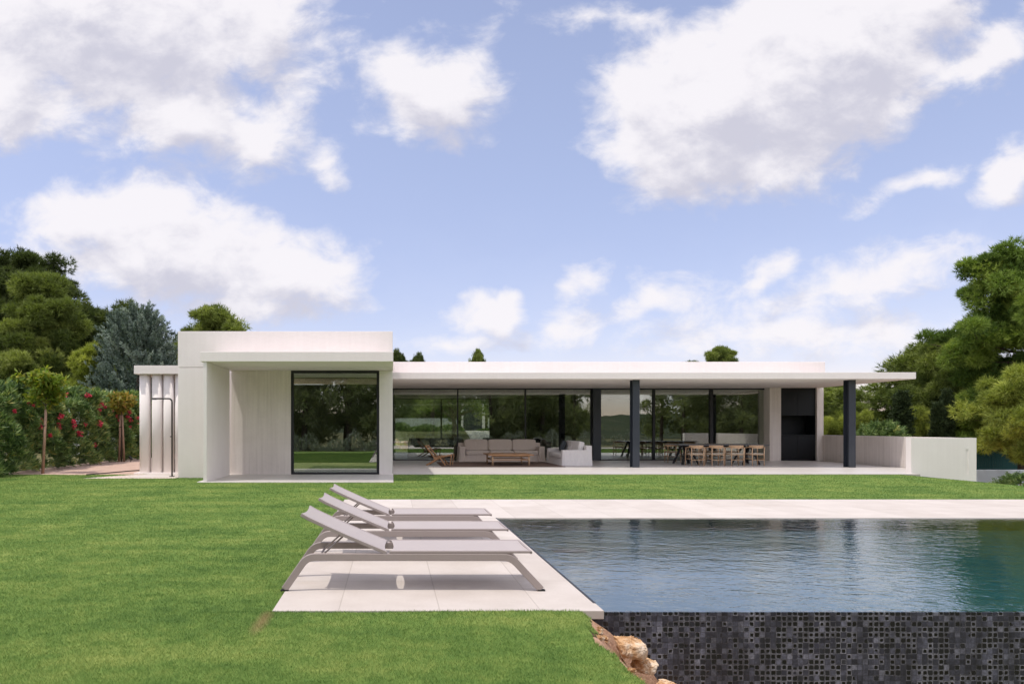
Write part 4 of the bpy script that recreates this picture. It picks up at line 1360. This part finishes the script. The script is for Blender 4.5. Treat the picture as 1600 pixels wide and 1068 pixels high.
# right side trees
dR = pine_parts(7, 11.2, 3.05, 2.2, 60, 150, (0.22, 0.030), 9, 'dome', (0.40, 0.80))
tR = tree('pine_tree', 'tallest bright green pine cut by the right picture edge', 'pine tree', (28.9, 31.0, -1.6), dR, 'bright_needles', 2.6, GR)
dS = pine_parts(8, 7.6, 2.3, 1.4, 34, 100, (0.27, 0.036), 9, 'round', (0.38, 0.78))
tS = tree('pine_tree', 'dark pine spreading just beyond the roof corner at right', 'pine tree', (28.9, 35.5, -1.5), dS, 'pine_needles', 1.0, GR)
right = [((21.3, 38.0, -1.5), 0.4, (1.35, 1.2, 0.74), 'dark green pine showing between the end wall and the right column'),
         ((24.2, 40.0, -1.5), 2.0, (1.3, 1.2, 0.73), 'dark pine just right of the right steel column, under the roof edge'),
         ((27.5, 43.0, -1.6), 3.3, (1.25, 1.2, 0.78), 'pine half hidden behind the two slim cypresses'),
         ((31.5, 40.0, -1.6), 5.0, (1.5, 1.3, 1.0), 'deep green pine filling the gap behind the tallest right pine')]
for loc, rz, sc_, lb in right: dup(tS, loc, rz, lb, sc_)
dW = pine_parts(9, 4.3, 2.6, 1.4, 34, 100, (0.22, 0.027), 9, 'dome', (0.32, 0.62))
tW = tree('pine_bush', 'low yellow green pine bush above the right end of the low wall', 'pine bush', (25.4, 26.0, -1.35), dW, 'yellow_needles', 0.0)
tW['group'] = 'low pine bushes on the right'
dup(tW, (22.0, 33.5, -1.4), 1.4, 'small yellow pine bush behind the low wall, beside the end wall', (0.55, 0.55, 0.72))
dup(tW, (26.3, 34.0, -1.4), 2.6, 'small yellow pine bush behind the low wall, left of the cypresses', (0.5, 0.5, 0.78))
cy = spray_cone(12, 4.4, 0.30, 1100, 0.30, 4, (0.12, 0.03), 0.9)
tc_ = tree('cypress', 'slim dark cypress right of the steel column behind the low wall', 'cypress', (23.9, 32.0, -1.4), cy, 'cypress_needles', 0, 'slim cypresses behind the low wall')
dup(tc_, (25.45, 31.8, -1.4), 1.2, 'left one of two slim cypresses standing close together', (0.75, 0.75, 0.88))
dup(tc_, (26.2, 32.2, -1.4), 2.2, 'right and taller one of two slim cypresses standing close together', (0.7, 0.7, 1.02))
olv = spray_cone(15, 2.6, 1.3, 900, 0.4, 4, (0.14, 0.03), 0.95, (0.4, 0.2))
to_ = tree('shrub', 'grey green leafy shrub behind the low wall by the right column', 'shrub', (21.9, 30.5, -1.2), olv, 'oleander_leaves', 0, 'leafy shrubs at the right')
dup(to_, (19.9, 21.6, -1.25), 1.0, 'small dark shrub below the right end of the low wall', (0.58, 0.58, 0.42))

# tree tops over the roof
for (x, y, h, lb, sc_) in ((9.6, 76, 9.1, 'small pointed tree top just left of the middle of the roof', 0.42), (33.6, 70, 8.7, 'widest round tree top above the right half of the roof', 0.8)):
    dup(tD, (x, y, 0.9), x, lb, (sc_, sc_, h / 9.4))['group'] = GB
dup(tC, (0.6, 70, 1.0), 0.4, 'dark tree top beside the corner of the left block', (0.6, 0.6, 0.98))['group'] = GB
dup(tC, (2.9, 74, 1.0), 2.4, 'tiny tree top low over the left end of the long roof', (0.6, 0.6, 0.99))['group'] = GB
for i, (x, y, h) in enumerate(((-3, 62, 6.2), (4.5, 64, 6.2), (27, 62, 6.3), (34, 58, 5.2))):
    dup(tC, (x, y, 0.8), i * 1.3, ['pine behind the house, seen through the glass left of the garden tree', 'pine behind the garden gate, seen through the living room',
        'low pine behind the house, nearest the barbecue end wall', 'low distant pine behind the right steel column'][i], (1.2, 1.2, h / 8.2))['group'] = 'pines standing behind the house'

# flowering hedge
def oleander():
    rg = np.random.default_rng(21)
    hd = thing('oleander_hedge', 'long dense oleander hedge with crimson flowers along the left boundary', 'hedge', (-12.3, 25, 0))
    n = 18000
    y = rg.uniform(-14, 12, n)
    top = 2.50 + 0.20 * np.sin(y * 1.3) + 0.14 * np.sin(y * 3.1 + 1) + 0.10 * np.sin(y * 6.7)+0.015*y
    side = rg.uniform(0, 1, n)
    face = 1.05 + 0.16 * np.sin(y * 2.1) + 0.12 * np.sin(y * 5.3 + 2)
    # a rounded front profile: angle from the foot to the top
    a = side * np.pi * 0.62
    z = np.where(a < np.pi / 2, np.sin(a) ** 0.8, np.sin(a)) * top
    x = np.where(a < np.pi / 2, face * (0.85 + 0.15 * np.cos(a)), face * np.cos(np.minimum(a, np.pi / 2)) + face * (1 - 2.2 * np.maximum(0, a - np.pi / 2)))
    z = np.where(side < 0.72, rg.uniform(0.0, 1, n) ** 0.85 * top, top - rg.uniform(0, 0.25, n))
    x = np.where(side < 0.72, face - 0.35 * (z / top) ** 3, rg.uniform(-1.2, 0.9, n)) + 0.16 * np.sin(z * 4 + y * 3)
    x = x - rg.exponential(0.13, n)
    P = np.stack([x, y, np.maximum(0.05, z)], 1)
    D = unit(np.stack([0.7 + 0 * x, rg.normal(0, 0.5, n), 0.75 + 0.25 * z / top], 1) + rg.normal(0, 0.35, (n, 3)))
    tone = np.clip(0.42 + 0.22 * np.sin(y * 2.7 + z * 2) * np.sin(z * 3.3 + y) + rg.normal(0, 0.26, n), 0, 1)
    V, T, to = leaves(P, D, 0.23, 0.044, tone, 0.5, 8, True, 0.05, rg)
    tri_mesh('foliage', V, T, to, 'oleander_leaves', hd)
    for i in range(74):
        yy = rg.uniform(-6.0, 9.5) if i > 22 else rg.uniform(-3.5, 4.5)
        zz = float(np.clip(rg.normal(1.75, 0.55), 0.3, 2.55))
        fx = 1.05 + 0.16 * math.sin(yy * 2.1) + 0.12 * math.sin(yy * 5.3 + 2) - 0.35 * (zz / 2.6) ** 3 + 0.16 * math.sin(zz * 4 + yy * 3) + 0.10
        q = 20
        Pp = np.array([fx, yy, zz]) + rg.normal(0, 0.045, (q, 3)) * rg.uniform(0.5, 1.05)
        Vp, Tp, tp = leaves(Pp, np.tile([0.7, -0.3, 0.5], (q, 1)), 0.055, 0.05, np.full(q, 0.5), 0.8, 3, True, 0, rg)
        tri_mesh('flower_cluster', Vp, Tp, tp, 'red_petals', hd)


oleander()

def young_tree(label, loc, seed, H, mat, crown_h, crown_r, stakes, lean):
    rg = np.random.default_rng(seed)
    t = thing('young_tree', label, 'young tree', loc, 0, 'young staked trees before the flowering hedge')
    hz = H - crown_h
    tr = MB().tube([(0, 0, 0), (lean * 0.5, 0, hz * 0.5), (lean, 0, hz), (lean * 1.05, 0, H - 0.25)], [0.035, 0.03, 0.026, 0.008], 8)
    tips = []
    for i in range(14):
        az = i * 2.4; z0 = hz + crown_h * rg.uniform(0.0, 0.65)
        L_ = crown_r * rg.uniform(0.4, 1.3)
        p = [(lean, 0, z0), (lean + math.cos(az) * L_ * 0.5, math.sin(az) * L_ * 0.5, z0 + 0.30 * L_ + 0.1), (lean + math.cos(az) * L_, math.sin(az) * L_, z0 + 0.32 * L_ + 0.12)]
        tr.tube(p, [0.012, 0.008, 0.004], 5, cap=False)
        for u in np.linspace(0.3, 1, 7):
            a, b = (np.array(p[0]), np.array(p[1])) if u < 0.5 else (np.array(p[1]), np.array(p[2]))
            tips.append(a + (b - a) * ((u * 2) % 1 if u < 1 else 1))
    for u in np.linspace(0.1, 1, 8): tips.append(np.array([lean, 0, hz + crown_h * u]))
    tips = np.array(tips); tips = np.repeat(tips, 4, 0) + rg.normal(0, 0.06, (len(tips) * 4, 3))
    tr.build('trunk', 'bark', t, smooth=True)
    V, T, to = leaves(tips, np.tile([0, 0, 0.15], (len(tips), 1)), 0.20, 0.075, rg.uniform(0.2, 1.0, len(tips)), 0.8, 4, True, 0.45, rg)
    tri_mesh('crown', V, T, to, mat, t)
    for sx in stakes:
        MB().tube([(sx, -0.06, 0), (lean + sx * 0.35, -0.05, hz * 0.97)], [0.045, 0.040], 8).build('stake', 'stake_wood', t, smooth=True)
    MB().tube([(lean * 0.72 - 0.06, -0.10, hz * 0.72), (lean * 0.72 + 0.06, -0.10, hz * 0.72 + 0.01)], 0.012, 6).build('tie', 'rubber', t)
    return t


young_tree('taller young tree with green hanging leaves and one leaning stake, nearer the lawn', (-10.62, 20.75, -0.02), 31, 3.15, 'young_leaves', 1.15, 0.62, (0.045,), 0.12)
young_tree('shorter young tree with yellowing leaves and two stakes on the sand path', (-11.0, 27.8, -0.02), 33, 2.75, 'autumn_leaves', 0.8, 0.55, (-0.08, 0.13), 0.0)

# small things on the sand path
sl = thing('garden_spotlight', 'small black spotlight on a spike at the foot of the shorter young tree', 'spotlight', (-10.55, 27.6, -0.02))
MB().tube([(0, 0, 0), (0, 0, 0.12)], 0.012, 8).build('spike', 'rubber', sl)
MB().tube([(0.06, -0.02, 0.10), (-0.07, 0.02, 0.20)], [0.045, 0.05], 12).build('lamp_head', 'rubber', sl)
hose = MB().tube([(-8.9, 19.9, 0.0), (-8.6, 20.6, 0.0), (-8.3, 21.5, 0.0), (-7.95, 22.2, 0.0), (-7.4, 22.8, 0.0)], 0.016, 8).build('irrigation_hose', 'rubber', smooth=True)
tag(hose, 'thin black irrigation hose lying across sand and gravel', 'hose')

# clipped bush and a strip of wall over the hedge
rg = np.random.default_rng(40)
cb_ = thing('clipped_bush', 'flat clipped round bush behind the hedge, below the blue conifer', 'bush', (-13.6, 32.5, 1.15))
d = unit(rg.normal(0, 1, (5200, 3))); P = np.sign(d) * np.abs(d) ** 0.75 * np.array([0.66, 0.6, 0.40]) * rg.uniform(0.85, 1.0, (5200, 1)) + np.array([0, 0, 1.35])
V, T, to = leaves(P, d, 0.05, 0.03, rg.uniform(0.1, 0.6, 5200), 0.6, 3, True, 0, rg)
tri_mesh('foliage', V, T, to, 'broad_leaves', cb_)
MB().tube([(0, 0, -1.2), (0, 0, 1.2)], 0.05, 8).build('stem', 'bark', cb_)
dup(cb_, (-18.2, 24.0, 0.9), 1.0, 'broad bright green bush cut by the left picture edge above the hedge', (2.9, 2.9, 1.9))
gw = MB().box(-16.5, -12.9, 33.4, 33.6, -0.1, 2.72).build('boundary_wall', 'garden_concrete', bevel=0.01)
tag(gw, 'grey boundary wall strip behind the flowering hedge', 'wall')

# ------------------------------------------------------------------ garden seen through the living room
gwall = thing('garden_wall', 'pale grey garden wall behind the house, seen through two panes', 'wall', (2.5, 52, 1.0))
MB().box(-7, 5.05, 52, 52.2, 0.9, 2.06).box(7.35, 13, 52, 52.2, 0.9, 2.06).build('wall_run', 'garden_concrete', gwall, world=True, bevel=0.01)
gate = thing('garden_gate', 'dark garden door in a tall white frame behind the house', 'gate', (6.0, 50.5, 1.1))
MB().box(-0.85, -0.70, 0, 0.25, 0, 2.15).box(0.70, 0.90, -0.02, 0.25, 0, 2.3).box(-0.85, 0.90, -0.2, 0.3, 2.305, 2.42).build('frame', 'white_plaster', gate, bevel=0.01)
MB().box(-0.70, 0.70, 0.10, 0.15, 0, 2.3).build('door', 'charcoal_metal', gate)
tag(ground_sheet('garden_path', np.linspace(5.2, 7.0, 8), np.linspace(38.3, 50.4, 30), 'deck_stone', lambda x, y: height(x, y) + 0.01), 'pale path leading to the garden door', 'path', kind='structure')
rg = np.random.default_rng(52)
for i in range(14):
    x = 0.3 + (i % 7) * 0.62 + rg.uniform(-0.15, 0.15); y = 42.4 + (i // 7) * 1.0 + rg.uniform(-0.2, 0.2)
    r_ = rock_mesh('rock', (x, y, float(height(x, y)) + 0.1), tuple(rg.uniform(0.5, 0.85, 2)) + (rg.uniform(0.45, 0.7),), 60 + i, 'tan boulder in the rockery behind the house, seen through the living room', rg.uniform(0, 3))
    r_['group'] = 'rockery boulders behind the house'
rg2 = np.random.default_rng(53)
shr = spray_cone(54, 0.55, 0.75, 420, 0.16, 3, (0.12, 0.03), 1.0, (0.45, 0.2))
base_s = tree('shrub', 'low green shrub growing along the grey garden wall behind the house', 'shrub', (0.6, 49.5, 1.0), shr, 'oleander_leaves', 0, 'shrubs along the garden wall')
for i in range(7): dup(base_s, (1.3 + i * 0.62 + (1.9 if i > 5 else 0), 49.3 + 0.5 * (i % 2), 1.0), i * 1.1, base_s['label'], (1, 1, 0.42 + 0.2 * (i % 3)))
# garden tree
rg3 = np.random.default_rng(55)
gt = MB().tube([(0, 0, -0.1), (0.05, 0, 0.8), (-0.05, 0, 1.5), (0.25, 0, 2.4)], [0.20, 0.16, 0.14, 0.06], 9)
Cs = []
for i in range(26):
    az = i * 2.4; L_ = rg3.uniform(0.6, 2.3); z_ = 1.7 + rg3.uniform(0, 2.0) * (1 - 0.25 * L_ / 2.3)
    gt.tube([(0, 0, 1.3), (math.cos(az) * L_ * 0.5, math.sin(az) * L_ * 0.5, z_ - 0.2), (math.cos(az) * L_, math.sin(az) * L_, z_)], [0.06, 0.04, 0.012], 5, cap=False)
    Cs.append((math.cos(az) * L_, math.sin(az) * L_, z_))
Cs = np.array(Cs); P, D = clump_points(Cs, np.full((len(Cs), 3), 0.55), 60, rg3)
V, T, to = leaves(P, D, 0.16, 0.09, np.repeat(rg3.uniform(0.2, 0.8, len(Cs)), 60), 0.8, 4, True, 0.3, rg3)
tree('garden_tree', 'leafy tree with thick bare trunk in the garden behind the living room', 'tree', (4.15, 45.5, zt(4.15, 45.5)), (gt, (V, T, to)), 'broad_leaves')
dh = thing('dark_hedge', 'tall dark hedge above the grey garden wall behind the house', 'hedge', (3.0, 55.0, 1.0))
n = 9000
P = np.stack([rg3.uniform(-9, 11, n), rg3.uniform(-0.5, 0.5, n) - 0.3, rg3.uniform(0, 1.95, n)], 1)
V, T, to = leaves(P, np.tile([0, -0.8, 0.5], (n, 1)), 0.26, 0.10, rg3.uniform(0.0, 0.7, n), 0.7, 4, True, 0, rg3)
tri_mesh('foliage', V, T, to, 'cypress_needles', dh)
MB().box(-9, 11, -0.2, 0.6, -0.2, 1.8).build('stem', 'bark', dh)

# ------------------------------------------------------------------ low terrace, fence beyond the right corner
rw = MB().box(23.5, 33, 30.0, 30.2, -1.7, -0.50).build('retaining_wall', 'white_render', bevel=0.01)
tag(rw, 'low bluish white wall below the right corner of the terrace', 'wall')
fe = thing('mesh_fence', 'teal mesh fence half hidden under the right pines', 'fence', (29, 33, -1.4))
fm = MB()
for i in range(120): fm.box(-6 + i * 0.1, -5.912 + i * 0.1, 0, 0.012, 0.1, 1.75)
for j in range(12): fm.box(-6, 6, 0.013, 0.022, 0.15 + j * 0.14, 0.20 + j * 0.14)
NT('teal_net'); _t = [t for t in [0]]
tn = bpy.data.materials['teal_net']
_n = tn.node_tree.nodes; _p = _n.new('ShaderNodeBsdfPrincipled'); _p.inputs['Base Color'].default_value = (0.012, 0.10, 0.095, 1); _p.inputs['Roughness'].default_value = 0.8
tn.node_tree.links.new(_p.outputs[0], [x for x in _n if x.type == 'OUTPUT_MATERIAL'][0].inputs[0])
fm.build('net', 'teal_net', fe)
for i in range(7): MB().tube([(-6 + i * 2, 0.04, -0.2), (-6 + i * 2, 0.04, 1.85)], 0.025, 8).build('post', 'charcoal_metal', fe)
tag(ground_sheet('lower_path', np.linspace(17.7, 24, 24), np.linspace(20.9, 29.9, 24), 'sand_path', lambda x, y: height(x, y) + 0.012), 'pale path dropping away past the low wall', 'path', kind='structure')
pp = thing('standpipe', 'short rusty standpipe in front of the bluish white wall', 'pipe', (24.2, 27.5, -1.75))
MB().tube([(0, 0, 0), (0.02, 0, 0.75)], 0.035, 8).build('riser', 'rust_metal', pp, smooth=True)
MB().tube([(0.02, 0, 0.75), (-0.10, 0, 0.55)], 0.02, 8).build('tap', 'rust_metal', pp, smooth=True)

# ------------------------------------------------------------------ what the windows mirror: the wood and hills behind the camera
def wood_mass():
    rg = np.random.default_rng(70)
    C, Rd = [], []
    spots = [(x, y) for x in np.arange(-34, 20.5, 3.0) for y in (-14, -20)] + [(x, -22) for x in np.arange(33, 58, 3.2)] + [(x, -30) for x in np.arange(35, 60, 3.5)]
    tr = MB()
    for (x, y) in spots:
        x += rg.normal(0, 0.8); y += rg.normal(0, 1.2)
        H = rg.uniform(8.5, 12.0) if x < 24 else rg.uniform(9, 13.0)
        if 10 < x < 24: H *= 0.72
        tr.tube([(x, y, -1), (x + 0.2, y, H * 0.5), (x, y, H * 0.95)], [0.25, 0.18, 0.05], 6)
        for i in range(36):
            u = rg.uniform(0.03, 1); az = rg.uniform(0, 6.28); r_ = (2.5 * math.sin(math.pi * min(1, 0.15 + 0.85 * u) ** 0.8) + 0.3) * rg.uniform(0.4, 1.05)
            C.append((x + math.cos(az) * r_, y + math.sin(az) * r_, H * u)); q = rg.uniform(0.7, 1.2); Rd.append((q, q, q * 0.7))
    C, Rd = np.array(C), np.array(Rd)
    P, D = clump_points(C, Rd, 60, rg)
    V, T, to = leaves(P, D, 0.5, 0.10, np.repeat(rg.uniform(0.1, 0.8, len(C)), 60), 0.6, 4, rg=rg)
    o = tri_mesh('wood', V, T, to, 'wood_needles')
    tag(o, 'dark pine wood across the garden, mirrored in the windows', 'wood', kind='stuff')
    b = tr.build('trunk', 'bark', o)
    # silvery scrub at the lawn's far end
    n = 5200
    x = rg.uniform(-16, 26, n); h = 0.9 + 0.4 * np.sin(x * 1.7) + 0.3 * np.sin(x * 4.1)
    P = np.stack([x, -8.6 - rg.uniform(0, 1.6, n), -0.45 + rg.uniform(0, 1, n) * h], 1)
    V, T, to = leaves(P, np.tile([0, 0.2, 0.9], (n, 1)), 0.26, 0.035, rg.uniform(0.0, 1.0, n), 0.5, 4, True, 0, rg)
    tag(tri_mesh('scrub', V, T, to, 'grey_leaves'), 'silvery grey scrub at the end of the lawn, mirrored in the large window', 'scrub', kind='stuff')


wood_mass()
hx = np.linspace(-320, 420, 90); hy = np.linspace(-420, -150, 30)
tag(ground_sheet('hills', hx, hy, 'hill_ground', lambda x, y: -2 + (9.0 + 3.0 * np.sin(x * 0.017 + 1.2) + 2.5 * np.sin(x * 0.05) + 1.2 * np.sin(x * 0.21) + 0.8 * np.sin(x * 0.47 + y * 0.2)) * sstep(-y, 150, 300)),
    'wooded hills behind the camera, mirrored in the long windows', 'hills', kind='structure')
